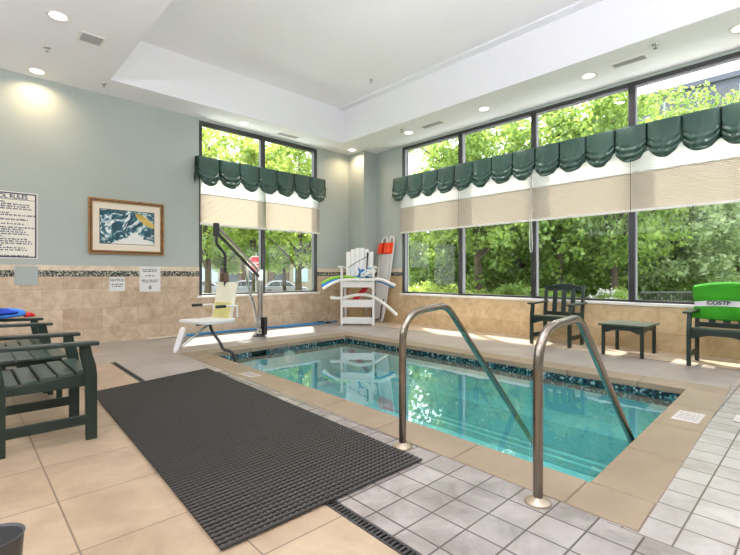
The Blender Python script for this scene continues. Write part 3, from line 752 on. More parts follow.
dup(chair1, (.345, 5.33, 0), 0, 'dark green slatted armchair holding the blue towel, beyond the side table')
dup(chair1, (6.945, 2.995, 0), PI, 'dark green slatted armchair with an empty back under the long window')
dup(chair1, (6.70, .88, 0), PI, 'dark green slatted armchair with a lime towel over its back')
def make_table(label, loc, rz):
    r = thing('side_table', label, 'table', loc, rz, 'dark green side tables')
    lx, ly = .32, .27; bv = .004
    for sx in (-1, 1):
        for sy in (-1, 1):
            MB().box((sx*(lx-.035)-.02, sy*(ly-.035)-.02, 0), (sx*(lx-.035)+.02, sy*(ly-.035)+.02, .405)).build('leg', GW, r, bevel=bv)
    for sy in (-1, 1): arch_board(MB(), -lx+.055, lx-.055, .405, .315, .35, sy*(ly-.035)-.011, .022, 'xz').build('apron', GW, r, bevel=bv)
    for sx in (-1, 1): arch_board(MB(), -ly+.055, ly-.055, .405, .315, .35, sx*(lx-.035)-.011, .022, 'yz').build('apron', GW, r, bevel=bv)
    n = 6; wd = 2*(lx+.02)/n
    for i in range(n):
        x0 = -lx-.02+i*wd
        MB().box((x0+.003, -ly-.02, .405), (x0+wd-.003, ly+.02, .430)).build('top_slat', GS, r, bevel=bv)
    return r
t1 = make_table('dark green side table with a silver sticker, between the two armchairs at left', (.33, 4.70, 0), 0)
MB().box((-.06, -.2485, .355), (.005, -.246, .375)).build('sticker', M['label_silver'], t1, label='silver maker sticker')
dup(t1, (6.80, 1.93, 0), PI, 'dark green side table between the armchairs under the long window')

# lime towel folded over the back of the right-hand chair
tw = thing('beach_towel', 'lime green towel with a white stripe over a chair back', 'towel', (6.70, .88, 0), PI)
def drape(y0, y1, lab):
    """cloth over the crest rail; local +x is the chair's front"""
    prof = []
    xb = lambda z: -.215-(z-.40)*.13
    for k in range(25): z = .55+.41*k/24; prof.append((xb(z)+.042+.006*math.sin(k*.5), z))
    for k in range(1, 8): a = PI*k/8; prof.append((xb(.97)+.036*math.cos(a), .962+.028*math.sin(a)))
    for k in range(17): z = .955-.33*k/16; prof.append((xb(z)-.042, z))
    return prof
pf = drape(0, 0, 0)
ny = 26; vs = []; fs = []; mi = []
for j in range(ny+1):
    t = j/ny; yy = -.335+.67*t
    for i, (x, z) in enumerate(pf):
        e = abs(2*t-1)
        crest = .045*(1-(2*t-1)**2)-.03
        dz = crest*max(0, (z-.55)/.43)
        hang = .012*math.sin(yy*21+z*7)*max(0, (.95-z)*2) if i < 25 else .006*math.sin(yy*15)
        low = -.03*(1-e)*max(0, (.62-z)/.12) if i < 25 else 0
        vs.append((x+hang*.8+(.018*e**3 if i < 25 else 0), yy+.012*math.sin(z*19)*e*(1 if t < .5 else -1), z+dz+low))
n = len(pf)
tm = MB()
for j in range(ny):
    for i in range(n-1):
        f_ = (j*n+i, (j+1)*n+i, (j+1)*n+i+1, j*n+i+1)
        zc = .55+.41*(i+.5)/24 if i < 24 else 1
        tm.f.append(f_); tm.sm.append(True); tm.mi.append(1 if (i < 24 and .70 < zc < .78) else 0)
tm.v = vs
tm.build('cloth', [M['towel'], M['towel_white']], tw, solid=.012)
lettering('COSTR', .066, M['ink'], tw, (-.193, -.195, .73), (PI/2-.13, 0, PI/2), 'lettering', 'LEFT', bold=.0025, sx=1.15)

# bundled blue towel lying over the far arm of the second chair
tb_ = thing('bundled_towel', 'crumpled blue and navy towel lying on the armchair beside the travertine wall', 'towel', (.32, 5.62, .670), 0)
def lump(cx, cy, cz, rx, ry, rz_, seed, nu=28, nv=16):
    r = random.Random(seed); ph = [r.random()*6 for _ in range(6)]; mb = MB(); vs = []
    for j in range(nv+1):
        th = PI*j/nv
        for i in range(nu):
            a = 2*PI*i/nu
            k = 1+.10*math.sin(3*a+ph[0]+2*th)+.07*math.sin(7*a+ph[1])*math.sin(th)+.06*math.sin(5*th+ph[2]+a)
            z = rz_*math.cos(th)*k; z = max(z, -rz_*.8)
            vs.append((cx+rx*math.sin(th)*math.cos(a)*k, cy+ry*math.sin(th)*math.sin(a)*k, cz+z))
    mb.add(vs, [(j*nu+i, (j+1)*nu+i, (j+1)*nu+(i+1) % nu, j*nu+(i+1) % nu) for j in range(nv) for i in range(nu)], 0, True); return mb
lump(-.06, 0, .045, .24, .10, .055, 1).build('blue_folds', M['blue_towel'], tb_)
lump(-.10, -.04, .062, .20, .085, .040, 2).build('navy_folds', M['navy_towel'], tb_, label='deep blue folds')
lump(.20, .0, .022, .05, .05, .026, 5).build('red_corner', M['red'], tb_, label='small red corner')

# ------------------------------------------------------------------ mat and bin
mt_ = thing('rubber_mat', 'large black open-grid rubber mat beside the pool', 'mat')
NLc, NRc, FRc, FLc = (.755, 1.665), (1.985, 1.66), (2.105, 4.97), (.90, 4.69)
def mq(u, v):
    a = (NLc[0]+(NRc[0]-NLc[0])*u, NLc[1]+(NRc[1]-NLc[1])*u); b = (FLc[0]+(FRc[0]-FLc[0])*u, FLc[1]+(FRc[1]-FLc[1])*u)
    return (a[0]+(b[0]-a[0])*v, a[1]+(b[1]-a[1])*v)
bars = MB(); nb = 96
for i in range(nb):
    v = i/(nb-1); p, q = mq(0, v), mq(1, v)
    bars.bar((p[0], p[1], .0135), (q[0], q[1], .0135), .019, .009)
bars.build('bars', M['black_rubber'], mt_)
cr = MB(); nc = 38
for i in range(nc):
    u = (i+.5)/nc; p, q = mq(u, -.001), mq(u, 1.001)
    cr.bar((p[0], p[1], .006), (q[0], q[1], .009), .011, .011)
cr.build('cross_strips', M['mat_cross'], mt_)
bx, by = .125, 1.985
bn = thing('waste_bin', 'small round dark waste bin at the lower left corner', 'bin', (bx-.04, by-.01, 0))
MB().lathe([(.068, 0), (.072, .004), (.086, .195), (.089, .2), (.084, .2), (.080, .19)], 40).build('shell', M['bin'], bn)
MB().lathe([(.081, .192), (.066, .012), (0, .012)], 40).build('liner', M['bin_in'], bn, label='black inside')

# ------------------------------------------------------------------ pool handrails
def rail(label, y, pts, rad):
    r = thing('pool_handrail', label, 'handrail', (0, 0, 0), 0, 'steel pool handrails')
    path = round_path([(x, y, z) for x, z in pts], rad, 9)
    MB().tube(path, .0235, 20).build('tube', M['steel'], r)
    for (x, z) in (pts[0],):
        MB().lathe([(.024, .03), (.03, .026), (.058, .012), (.062, .006), (.062, 0)], 32, (x, y, .0)).build('flange', M['flange'], r, label='round pale floor flange')
    MB().lathe([(.024, .022), (.05, .014), (.055, 0)], 24, (pts[-1][0], y, pts[-1][1])).build('foot_flange', M['steel'], r)
    return r
rail('bent steel handrail whose flange touches the black mat corner', 1.88, [(2.065, 0), (2.065, .855), (2.53, .885), (3.92, -.518)], [.2, .09])
rail('bent steel handrail nearest the bottom of the photo, clear of the mat', .97, [(2.035, 0), (2.035, .835), (2.535, .862), (3.92, -.518)], [.2, .09])
S_HR = -.86
# deck markers, skimmer lid
def marker(label, x0, y0, x1, y1, lines, axis='y'):
    r = thing('deck_marker', label, 'marker', (0, 0, .0062), 0, 'pool deck marker tiles')
    MB().box((x0, y0, 0), (x1, y1, .003)).build('tile', M['marker'], r)
    mb = MB(); rq = random.Random(int(x0*100))
    for k in range(lines):
        t = (k+.5)/lines
        if axis == 'y':
            x = x0+(x1-x0)*(.15+.7*t); y = y0+.02
            while y < y1-.03: wl = rq.uniform(.012, .03); mb.box((x-.012, y, .003), (x+.012, y+wl, .0036)); y += wl+.006
        else:
            y = y0+(y1-y0)*(.15+.7*t); x = x0+.02
            while x < x1-.03: wl = rq.uniform(.012, .03); mb.box((x, y-.012, .003), (x+wl, y+.012, .0036)); x += wl+.006
    mb.build('print', M['marker_ink'], r)
marker('white marker tile with faint print on the coping at the right of the pool', 3.945, .665, 4.235, .835, 4)
marker('small white worn marker on the coping beside the black mat', 2.26, 4.24, 2.39, 4.50, 3, 'y')
marker('white marker tile cut by the right edge of the photo', 4.22, .40, 4.42, .50, 2)
lid = thing('skimmer_lid', 'round white skimmer lid in the deck near the pool lift', 'lid', (3.42, 6.62, 0))
MB().lathe([(.115, 0), (.115, .003), (.108, .006), (0, .006)], 28).build('disc', M['rail_white'], lid)
MB().tube([(-.03, 0, .008), (.03, 0, .008)], .003, 6).build('finger_grip', M['vent_grey'], lid)

# ------------------------------------------------------------------ pool lift
lf = thing('pool_lift', 'white seat pool lift with a steel mast and long boom beside the window', 'pool lift', (3.93, 7.05, 0))
o = Vector((3.93, 7.05, 0))
def L(x, y, z): return Vector((x, y, z))-o
mb = MB(); mb.tube([(0, 0, .05), (0, 0, 1.12)], .034, 16).tube([(0, 0, 0), (0, 0, .14)], .05, 16); mast = mb.build('mast', M['chrome'], lf)
MB().lathe([(.11, 0), (.11, .012), (.055, .02), (.055, .05)], 20).build('base_socket', M['black'], lf)
MB().box((.05, -.06, .02), (.13, .06, .34)).build('battery_box', M['black'], lf, bevel=.012)
MB().tube([(.075, .05, .30), (.078, .05, 1.0)], .022, 12).tube([(.0, .0, 1.0), (.078, .05, 1.0)], .02, 10).tube([(.0, .0, .4), (.078, .05, .4)], .02, 10).build('rear_strut', M['chrome'], lf)
tip = L(2.77, 6.24, 1.77); root_ = Vector((0, 0, 1.10)); d = (tip-root_)
side = Vector((0, 0, 1)).cross(d).normalized(); upv = d.cross(side).normalized()
if upv.z < 0: upv = -upv
b = MB()
b.tube([root_+upv*.055, tip+upv*.055], .027, 12).build('boom', M['chrome'], lf)
MB().tube([root_-upv*.035, tip-upv*.035], .024, 12).build('lower_boom', M['black'], lf, label='black lower boom tube')
MB().box((-.04, -.03, -.10), (.04, .03, .10), 0, Matrix.Translation(tip)).build('boom_head', M['black'], lf, bevel=.01)
MB().box((-.055, -.045, -.11), (.055, .045, .10), 0, Matrix.Translation(root_)).build('mast_head', M['chrome'], lf, bevel=.01)
act0 = Vector((-.03, -.04, .12)); act1 = root_+d*.42-upv*.06
b = MB(); b.tube([act0, act0+(act1-act0)*.5], .030, 12).tube([act0+(act1-act0)*.5, act1], .019, 12); ac = b.build('actuator', M['chrome'], lf)
MB().lathe([(0, -.06), (.045, -.055), (.05, .05), (.03, .08)], 14, tuple(act0+Vector((-.045, -.04, .10)))).build('actuator_motor', M['vent_grey'], ac)
hang = [tip+Vector((0, 0, -.06)), L(2.77, 6.24, 1.56), L(2.90, 6.22, 1.42), L(2.90, 6.22, .48), L(2.80, 6.20, .40), L(2.45, 6.16, .40)]
MB().tube(round_path(hang, .05, 5), .021, 12).build('hanger_tube', M['black'], lf)
MB().box((-.045, -.06, -.055), (.045, .06, .075), 0, Matrix.Translation(L(2.875, 6.19, 1.06))).build('head_pad', M['pad_brown'], lf, bevel=.015, label='small brown head pad')
st = MB(); prof = [(2.22, .435), (2.30, .42), (2.70, .415), (2.78, .43), (2.80, .48), (2.74, .475), (2.50, .468), (2.30, .478), (2.22, .475)]
st.prism([(a-o.x, b_) for a, b_ in prof], .50, 'xz', 5.90-o.y).build('seat', M['white_plastic'], lf, bevel=.015, seg=3)
bk = MB(); prof = [(2.735, .46), (2.775, .46), (2.885, .985), (2.870, 1.0), (2.845, .985)]
bk.prism([(a-o.x, b_) for a, b_ in prof], .44, 'xz', 5.94-o.y).build('backrest', M['lift_back'], lf, bevel=.012, seg=3)
m_ = MB(); prof = [(2.728, .47), (2.738, .47), (2.787, .70), (2.777, .70)]  # yellow strip over the lower part of the backrest
m_.prism([(a-o.x, b_) for a, b_ in prof], .36, 'xz', 5.98-o.y).build('back_panel', M['lift_yellow'], lf, label='yellow panel low on the backrest')
for yy in (5.87, 6.42):
    b = MB().tube(round_path([L(2.80, yy, .50), L(2.80, yy, .66), L(2.48, yy, .66)], .03, 5), .013, 10); ar = b.build('armrest', M['white_plastic'], lf)
    MB().tube([L(2.60, yy, .66), L(2.45, yy, .66)], .022, 12).build('grip', M['black'], ar, label='black foam grip')
MB().tube([L(2.56, 6.14, .42), L(2.10, 6.16, .13)], .016, 10).tube([L(2.56, 6.0, .42), L(2.56, 6.28, .42)], .016, 10).build('footrest_strut', M['chrome'], lf)
ft = MB(); n = 14; prof = []
for i in range(n): a = PI*i/(n-1); prof.append((.055*math.cos(a), .30+.055*math.sin(a)))
prof += [(-.05, .05), (-.02, .0), (.02, .0), (.05, .05)]
Mx = Matrix.Translation(L(2.02, 6.16, .06)) @ Matrix.Rotation(.35, 4, 'Y')
pr2 = [(a*1.0, b_) for a, b_ in prof]
ft.prism(pr2, .025, 'yz', -.012, 0, Mx).build('footrest', M['white_plastic'], lf, bevel=.006)
hs = spline([L(2.58, 6.02, .40), L(2.60, 5.98, .30), L(2.66, 5.90, .17), L(2.70, 5.84, .06), L(2.76, 5.76, .035), L(2.78, 5.70, -.02), L(2.80, 5.67, -.16)], 8)
MB().tube(hs, .021, 10).build('hose', M['black'], lf, label='black water hose running into the pool')

piv = L(2.80, 6.2, 0); RS = Matrix.Rotation(math.radians(12), 4, 'Z')
for ch in list(lf.children):
    if ch.name.split('.')[0] in ('seat', 'backrest', 'back_panel', 'armrest', 'footrest_strut', 'footrest'):
        ch.rotation_euler = (0, 0, math.radians(12)); ch.location = piv-RS @ piv+Vector((.05, 0, 0))
# telescopic pole on the floor along the left wall
pp = thing('telescopic_pole', 'long blue and white pool pole lying along the foot of the left wall', 'pole', (2.33, 7.93, .0))
for a, b_, rad, m_, nm in ((0, .62, .017, 'pole_tan', 'grip'), (.62, 3.55, .021, 'pole_blue', 'shaft'), (3.55, 3.72, .026, 'black', 'clamp'), (3.72, 4.12, .017, 'pole_blue', 'tip')):
    MB().tube([(a, .02*a/4, rad), (b_, .02*b_/4, rad)], rad, 12).build(nm, M[m_], pp)
pp2 = thing('pool_brush_pole', 'short blue pole beside the long pole, ending near the white lifeguard chair', 'pole', (4.9, 7.84, 0))
MB().tube([(0, 0, .016), (1.15, .03, .016)], .016, 12).build('shaft', M['pole_blue'], pp2)
MB().tube([(1.15, .03, .016), (1.3, .03, .016)], .02, 12).build('clamp', M['black'], pp2)

# ------------------------------------------------------------------ lifeguard chair and what lies on it
lg_loc, lg_rz = (6.31, 7.07, 0), math.radians(-137)
lg = thing('lifeguard_chair', 'tall white slatted lifeguard chair in the corner by the column', 'lifeguard chair', lg_loc, lg_rz)
WP = M['white_plastic']; hw = .345; bv = .004
for s in (-1, 1):
    MB().box((-.04, s*hw-.022, 0), (.04, s*hw+.022, 1.26)).build('leg', WP, lg, bevel=bv)
    MB().prism([(-.62, 0), (-.54, 0), (-.46, .92), (-.53, .92)], .044, 'xz', s*(hw-.02)-.022).build('leg', WP, lg, bevel=bv)
    MB().prism([(-.54, 1.27), (-.54, 1.24), (.06, 1.265), (.08, 1.28), (.06, 1.295)], .11, 'xz', s*(hw+.015)-.055).build('armrest', WP, lg, bevel=.006)
    MB().box((-.52, s*(hw-.045)-.012, .80), (-.0, s*(hw-.045)+.012, .93)).build('side_rail', WP, lg, bevel=bv)
    MB().box((-.56, s*(hw-.045)-.012, .44), (-.0, s*(hw-.045)+.012, .53)).build('side_rail', WP, lg, bevel=bv)
    MB().box((-.58, s*(hw-.045)-.012, .05), (-.0, s*(hw-.045)+.012, .13)).build('side_rail', WP, lg, bevel=bv)
for z0_, z1_, nm in ((.83, .945, 'front_apron'), (.40, .535, 'foot_board'), (.04, .155, 'bottom_board')):
    MB().box((.005, -hw+.022, z0_), (.03, hw-.022, z1_)).build(nm, WP, lg, bevel=bv)
for x in (.0, -.1, -.2, -.3, -.4):
    MB().box((x-.045, -hw+.03, .93), (x+.045, hw-.03, .952)).build('seat_slat', WP, lg, bevel=bv)
for x in (-.03, -.12): MB().box((x-.04, -hw+.03, .535), (x+.04, hw-.03, .555)).build('footrest_slat', WP, lg, bevel=bv)
for x in (-.03, -.12): MB().box((x-.04, -hw+.03, .155), (x+.04, hw-.03, .17)).build('step_slat', WP, lg, bevel=bv)
for k in range(6):
    y0_ = -.255+.102*k; top = 1.73-.95*(y0_**2)*1.5
    fan = y0_*1.05
    MB().bar((-.43, y0_, .95), (-.62, fan, top), .0965, .02, (1, 0, .2)).build('back_slat', WP, lg, bevel=bv)
MB().box((-.545, -.31, 1.20), (-.515, .31, 1.26)).build('back_rail', WP, lg, bevel=bv)
MB().box((-.50, -.31, .90), (-.47, .31, 1.0)).build('back_rail', WP, lg, bevel=bv)
LG = local_frame(lg_loc, lg_rz)
def lgp(x, y, z): return LG @ Vector((x, y, z))
def noodle(label, mat, pts, rad=.034):
    P = [lgp(*p) for p in pts]
    r = P[0].copy()
    mb = MB().tube([p-r for p in spline(P, 8)], rad, 14)
    return tag(mb.build('pool_noodle', M[mat], None, loc=r), label, 'pool noodle', 'foam pool noodles')
# local +y is to the right in the photo
noodle('lime green foam noodle on the lifeguard chair seat, uppermost at its drooping left end', 'noodle_green', [(-.16, -.82, .91), (-.16, -.55, 1.03), (-.16, -.25, 1.06), (-.16, .1, .992), (-.16, .42, .99)], .032)
noodle('blue foam noodle across the lifeguard chair seat, its right end drooping', 'noodle_blue', [(-.08, -.80, .85), (-.08, -.55, .96), (-.08, -.30, .992), (-.08, .30, .992), (-.08, .55, .95), (-.08, .80, .83)])
noodle('white foam noodle across the lifeguard chair seat beside the blue one', 'noodle_white', [(0.0, -.76, .80), (0.0, -.52, .93), (0.0, -.28, .992), (0.0, .2, .995), (-.01, .5, 1.0), (-.02, .82, .87)])
noodle('white foam noodle bent over the footrest of the lifeguard chair', 'noodle_white', [(-.03, -.60, .60), (-.04, -.35, .592), (-.05, -.05, .66), (-.05, .2, .66), (-.045, .40, .59), (-.03, .62, .44), (-.03, .86, .23)])
# coil of rope
rp = thing('rope_coil', 'tangled blue and white rope on the seat of the lifeguard chair', 'rope', lgp(-.27, .05, .955), lg_rz); rp.scale = (1.25, 1.25, 2.1)
pts = []; rq = random.Random(5)
for i in range(90):
    a = i*.62; rad = .10+.05*math.sin(i*.37); pts.append((rad*.55*math.cos(a), .10+rad*1.2*math.sin(a)*.8, .02+.055*abs(math.sin(i*.83))+.0007*i))
MB().tube(pts, .013, 8).build('blue_strand', M['rope_blue'], rp)
pts = []
for i in range(70):
    a = i*.7+1; rad = .09+.05*math.sin(i*.5); pts.append((.03+rad*.5*math.cos(a), .13+rad*math.sin(a), .03+.06*abs(math.sin(i*.61))+.0007*i))
MB().tube(pts, .011, 8).build('white_strand', M['noodle_white'], rp)
MB().tube(spline([(-.0, -.32, .02), (.02, -.2, .03), (0, -.1, .03), (.0, .0, .04)], 6), .03, 8).build('blue_end', M['rope_blue'], rp)
# black strap over the back
sp = thing('black_strap', 'black strap hanging over the white slats of the lifeguard chair back', 'strap', lgp(0, 0, 0), lg_rz)
lx = lambda z: -.43-(z-.95)*.2436
MB().bar((lx(1.13)+.016, .165, 1.13), (lx(1.62)+.016, .185, 1.62), .032, .008, (1, 0, .2)).box((lx(1.55)-.0, .165, 1.54), (lx(1.55)+.03, .205, 1.60)).build('webbing', M['black'], sp)
MB().tube([(lx(1.28)+.018, -.26, 1.27), (lx(1.42)+.018, -.05, 1.405), (lx(1.52)+.018, .18, 1.53)], .007, 8).build('cord', M['black'], sp)
# red rescue tube under the seat
rt = tag(MB().tube(spline([(0, .19, .92), (.03, .12, .80), (.03, -.02, .64), (.0, -.16, .50), (0, -.2, .44)], 6), .055, 14).build('rescue_tube', M['red'], None, loc=lgp(-.45, 0, -.02)), 'red rescue tube hanging slantwise under the lifeguard chair seat', 'rescue tube'); rt.rotation_euler = (0, 0, lg_rz)

# spine board leaning on the right wall by the column
sb = thing('spine_board', 'white spine board with orange head blocks leaning beside the long window', 'spine board', (7.135, 7.30, 0))
Zl = 1.98; leanx = .16; dy = -.21
def SBm(a, z): # a across (+a = +y), z up the board
    k = z/Zl; return Vector((leanx*k, dy*k+a, z+.012))
def sb_prism(mb, prof, th, off=0., mi=0):
    n = len(prof); vs = [SBm(a, z)+Vector((off, 0, 0)) for a, z in prof]+[SBm(a, z)+Vector((off+th, 0, 0)) for a, z in prof]
    mb.add(vs, [tuple(range(n)), tuple(range(2*n-1, n-1, -1))]+[(i, i+n, (i+1) % n+n, (i+1) % n) for i in range(n)], mi); return mb
m_ = MB(); wi = .205
sb_prism(m_, [(-.13, 0), (.13, 0), (.15, .3), (wi-.05, 1.62), (-wi+.05, 1.62), (-.15, .3)], .03)
body = m_.build('board', M['white_plastic'], sb, bevel=.008)
for s in (-1, 1):
    m_ = MB()
    path = [SBm(s*.15, .02)+Vector((.015, 0, 0)), SBm(s*.175, .35)+Vector((.015, 0, 0)), SBm(s*.195, 1.2)+Vector((.015, 0, 0)), SBm(s*.195, 1.78)+Vector((.015, 0, 0)), SBm(s*.18, 1.93)+Vector((.015, 0, 0)), SBm(s*.11, 1.97)+Vector((.015, 0, 0)), SBm(s*.045, 1.93)+Vector((.015, 0, 0)), SBm(s*.04, 1.62)+Vector((.015, 0, 0))]
    m_.tube(spline(path, 6), .021, 10).build('edge_handle', M['white_plastic'], sb)
hb = MB()
sb_prism(hb, [(-.205, 1.58), (.205, 1.58), (.205, 1.84), (-.205, 1.84)], .05, -.05); hd = hb.build('head_immobilizer', M['orange'], sb, bevel=.012)
for s in (-1, 1):
    b = MB(); sb_prism(b, [(s*.055, 1.60), (s*.17, 1.60), (s*.15, 1.80), (s*.055, 1.80)], .09, -.14); b.build('head_block', M['orange'], hd, bevel=.012)
b = MB(); sb_prism(b, [(.05, 1.62), (.20, 1.62), (.20, 1.83), (.05, 1.83)], .012, -.064); b.build('side_flap', M['red'], hd)
b = MB(); sb_prism(b, [(-.02, 1.68), (.02, 1.68), (.02, 1.74), (-.02, 1.74)], .012, -.060); b.build('buckle', M['black'], hd)
b = MB(); b.tube(spline([SBm(.17, .66)+Vector((-.02, 0, 0)), SBm(.19, .4)+Vector((-.03, 0, 0)), SBm(.17, .15)+Vector((-.03, 0, 0)), SBm(.14, .06)+Vector((-.03, 0, 0))], 6), .014, 8).tube(spline([SBm(-.13, .52)+Vector((-.02, 0, 0)), SBm(-.11, .3)+Vector((-.03, 0, 0)), SBm(-.12, .08)+Vector((-.03, 0, 0))], 6), .014, 8)
b.tube(spline([SBm(-.12, .08)+Vector((-.04, 0, 0)), SBm(0, .04)+Vector((-.05, 0, 0)), SBm(.14, .06)+Vector((-.04, 0, 0))], 6), .014, 8); b.build('straps', M['black'], sb)

# ------------------------------------------------------------------ outdoors
ZG = -.9
gm = MB(); gm.add([(-60, 9.2, ZG), (90, 9.2, ZG), (90, 110, ZG), (-60, 110, ZG)], [(0, 1, 2, 3)]).add([(8.2, -60, ZG), (90, -60, ZG), (90, 9.2, ZG), (8.2, 9.2, ZG)], [(0, 1, 2, 3)])
gm.box((X0-.2, YA+.2, ZG), (XB+1., YA+1.1, -.12)).box((XB+.2, Y0, ZG), (XB+.85, YA+1.1, -.12))
struct(gm, 'ground', M['grass'])
tc = MB()  # unseen pale slab added to bounce daylight up through the windows
tc.box((X0-.2, YA+1.1, ZG), (XB+6.5, YA+6.5, ZG+.5)).box((XB+.85, Y0-3, ZG), (XB+6.5, YA+1.1, ZG+.5))
struct(tc, 'bounce_slab', M['bounce_pale'])
# street crossing the view of the left window
sA, cA = math.sin(math.atan(460/435)), math.cos(math.atan(460/435))
def fwp(px, fw, z=0.):
    r = (px-370)/435*fw; return Vector((r*sA+fw*cA, -r*cA+fw*sA, z))
vdir = fwp(258, 1).normalized(); sdir = Vector((vdir.y, -vdir.x, 0))
def srect(a, b, wd0, wd1, z):
    base = Vector((0, 0, 0)); return [base+vdir*a+sdir*wd0+Vector((0, 0, z)), base+vdir*a+sdir*wd1+Vector((0, 0, z)), base+vdir*b+sdir*wd1+Vector((0, 0, z)), base+vdir*b+sdir*wd0+Vector((0, 0, z))]
sm_ = MB(); sm_.add(srect(24, 48, -50, 40, ZG+.02), [(0, 1, 2, 3)]); struct(sm_, 'street', M['asphalt'])
# unseen overhang added to keep the sun off the upper panes
struct(MB().box((X0-.4, YA+.22, 4.27), (XB+.55, YA+.85, 4.45)).box((XB+.22, Y0, 4.27), (XB+.55, YA+.22, 4.45)), 'sun_block_eave', M['eave'])

def leaf_cloud(name, centres, per, spread, size, mat, seed, squash=.8):
    g = np.random.default_rng(seed); C = np.repeat(np.array(centres), per, axis=0); n = len(C)
    d = g.normal(size=(n, 3)); d /= np.linalg.norm(d, axis=1)[:, None]; rad = spread*g.random(n)**.5
    P = C+d*rad[:, None]*np.array([1, 1, squash])
    nrm = g.normal(size=(n, 3))+np.array([0, 0, .7]); nrm /= np.linalg.norm(nrm, axis=1)[:, None]
    t = g.normal(size=(n, 3)); t -= nrm*(t*nrm).sum(1)[:, None]; t /= np.linalg.norm(t, axis=1)[:, None]; b = np.cross(nrm, t)
    s = size*(.6+.8*g.random(n))[:, None]
    V = np.empty((n, 4, 3)); V[:, 0] = P-t*s*.5; V[:, 1] = P+b*s*.32+nrm*s*.08; V[:, 2] = P+t*s*.55-nrm*s*.05; V[:, 3] = P-b*s*.32+nrm*s*.08
    me = bpy.data.meshes.new(name); me.vertices.add(n*4); me.vertices.foreach_set('co', V.reshape(-1))
    me.loops.add(n*4); me.loops.foreach_set('vertex_index', np.arange(n*4, dtype=np.int32))
    me.polygons.add(n); me.polygons.foreach_set('loop_start', np.arange(0, n*4, 4, dtype=np.int32))
    me.update(calc_edges=True); me.materials.append(mat); return me
def blobs(n, cz, rx, rz_, seed, shell=.55):
    g = np.random.default_rng(seed); d = g.normal(size=(n, 3)); d /= np.linalg.norm(d, axis=1)[:, None]
    r = shell+(1-shell)*g.random(n)**.7; P = d*r[:, None]*np.array([rx, rx, rz_]); P[:, 2] += cz; return P
def make_tree(label, loc, seed, mat, H_, rx, rz_, cz, n=170, per=120, size=.17, group='trees outside the windows', rz=0.):
    r = thing('leafy_tree', label, 'tree', loc, rz, group)
    bl = blobs(n, cz, rx, rz_, seed, .35)
    o = bpy.data.objects.new('crown', leaf_cloud('crown', bl, per, .55, size, M[mat], seed+1)); COL.objects.link(o); o.parent = r
    t = MB(); t.tube(spline([(0, 0, 0), (.06, .03, H_*.25), (-.05, .05, H_*.5), (.08, -.04, H_*.85)], 6), [.17-.12*i/18 for i in range(19)], 10)
    q = random.Random(seed)
    for k in range(9):
        a = q.random()*6.28; z0_ = H_*q.uniform(.25, .6); ln = rx*q.uniform(.6, 1.)
        t.tube(spline([(0, 0, z0_), (ln*.4*math.cos(a), ln*.4*math.sin(a), z0_+ln*.35), (ln*math.cos(a), ln*math.sin(a), z0_+ln*.75)], 5), [.07-.055*i/10 for i in range(11)], 6)
    t.build('trunk', M['bark'], r); return r
# window 1: high crowns over the street
tl = make_tree('yellow-green tree behind the left pane of the pool lift window', fwp(207, 18, ZG), 21, 'leaf_lime', 8.6, 2.5, 3.2, 5.5, n=115)
dup(tl, fwp(300, 19, ZG), 1.9, 'yellow-green tree behind the right pane of the pool lift window', scale=(1.05, 1.05, 1.0))
tm_ = make_tree('mid green tree behind the mullion of the pool lift window', fwp(254, 22, ZG), 31, 'leaf_mid', 9.4, 3.0, 3.5, 5.7, n=170)
dup(tm_, fwp(222, 32, ZG), 1., 'smaller far tree across the street behind the left pane of the lift window', scale=(1.05, 1.05, .95))
dup(tm_, fwp(285, 33, ZG), 2.2, 'smaller far tree across the street behind the right pane of the lift window', scale=(1.0, 1.0, .95))
dup(tm_, fwp(190, 30, ZG), 4., 'far tree across the street at the left edge of the lift window', scale=(1.05, 1.05, 1.))
dup(tm_, fwp(330, 30, ZG), 5., 'far tree across the street near the column side of the lift window', scale=(1.05, 1.05, .9))
# window 2: nearer, denser
td = make_tree('dense dark green tree behind the middle of the long window', fwp(520, 18, ZG), 41, 'leaf_deep', 7., 2.9, 3.2, 3.3, n=170, per=110, size=.17)
tg = make_tree('bright green tree behind the second pane of the long window', fwp(478, 15.5, ZG), 51, 'leaf_mid', 8.2, 2.3, 3.4, 5.0, n=135, per=105, size=.16)
dup(tg, fwp(560, 16, ZG), 2.5, 'bright green tree behind the chair pane of the long window', scale=(1.05, 1.05, 1.08))
dup(tg, fwp(612, 15, ZG), 4.4, 'bright green tree left of the last mullion of the long window', scale=(.95, .95, 1.05))
dup(td, fwp(435, 19, ZG), 1.3, 'dense dark green tree behind the pane nearest the column', scale=(.95, .95, .82))
dup(td, fwp(470, 22, ZG), 4.1, 'dense dark green tree far behind the second pane', scale=(1.1, 1.1, .95))
dup(td, fwp(575, 21, ZG), 3.1, 'dense dark green tree far behind the green chair', scale=(1.1, 1.1, 1.0))
dup(td, fwp(640, 18, ZG), .5, 'dense dark green tree behind the last mullion', scale=(.9, .9, .85))
tp = make_tree('pale green loose tree standing before the slate building', fwp(670, 17, ZG), 61, 'leaf_pale', 6.5, 2.4, 3.0, 3.3, n=150, size=.16)
dup(tp, fwp(735, 18, ZG), 2.4, 'pale green loose tree at the right edge before the slate building', scale=(1.1, 1.1, .95))
ty = make_tree('lime green sapling with sparse leaves above the long valance at right', fwp(690, 20, ZG), 71, 'leaf_mid', 10.6, 2.4, 2.0, 8.6, n=36, per=80, size=.17)
dup(ty, fwp(640, 19.5, ZG), 2., 'lime green sapling with sparse leaves beside the last mullion', scale=(.9, .9, .95))
dup(ty, fwp(448, 20, ZG), 4., 'lime green sapling rising behind the pane nearest the column', scale=(.9, .9, .92))
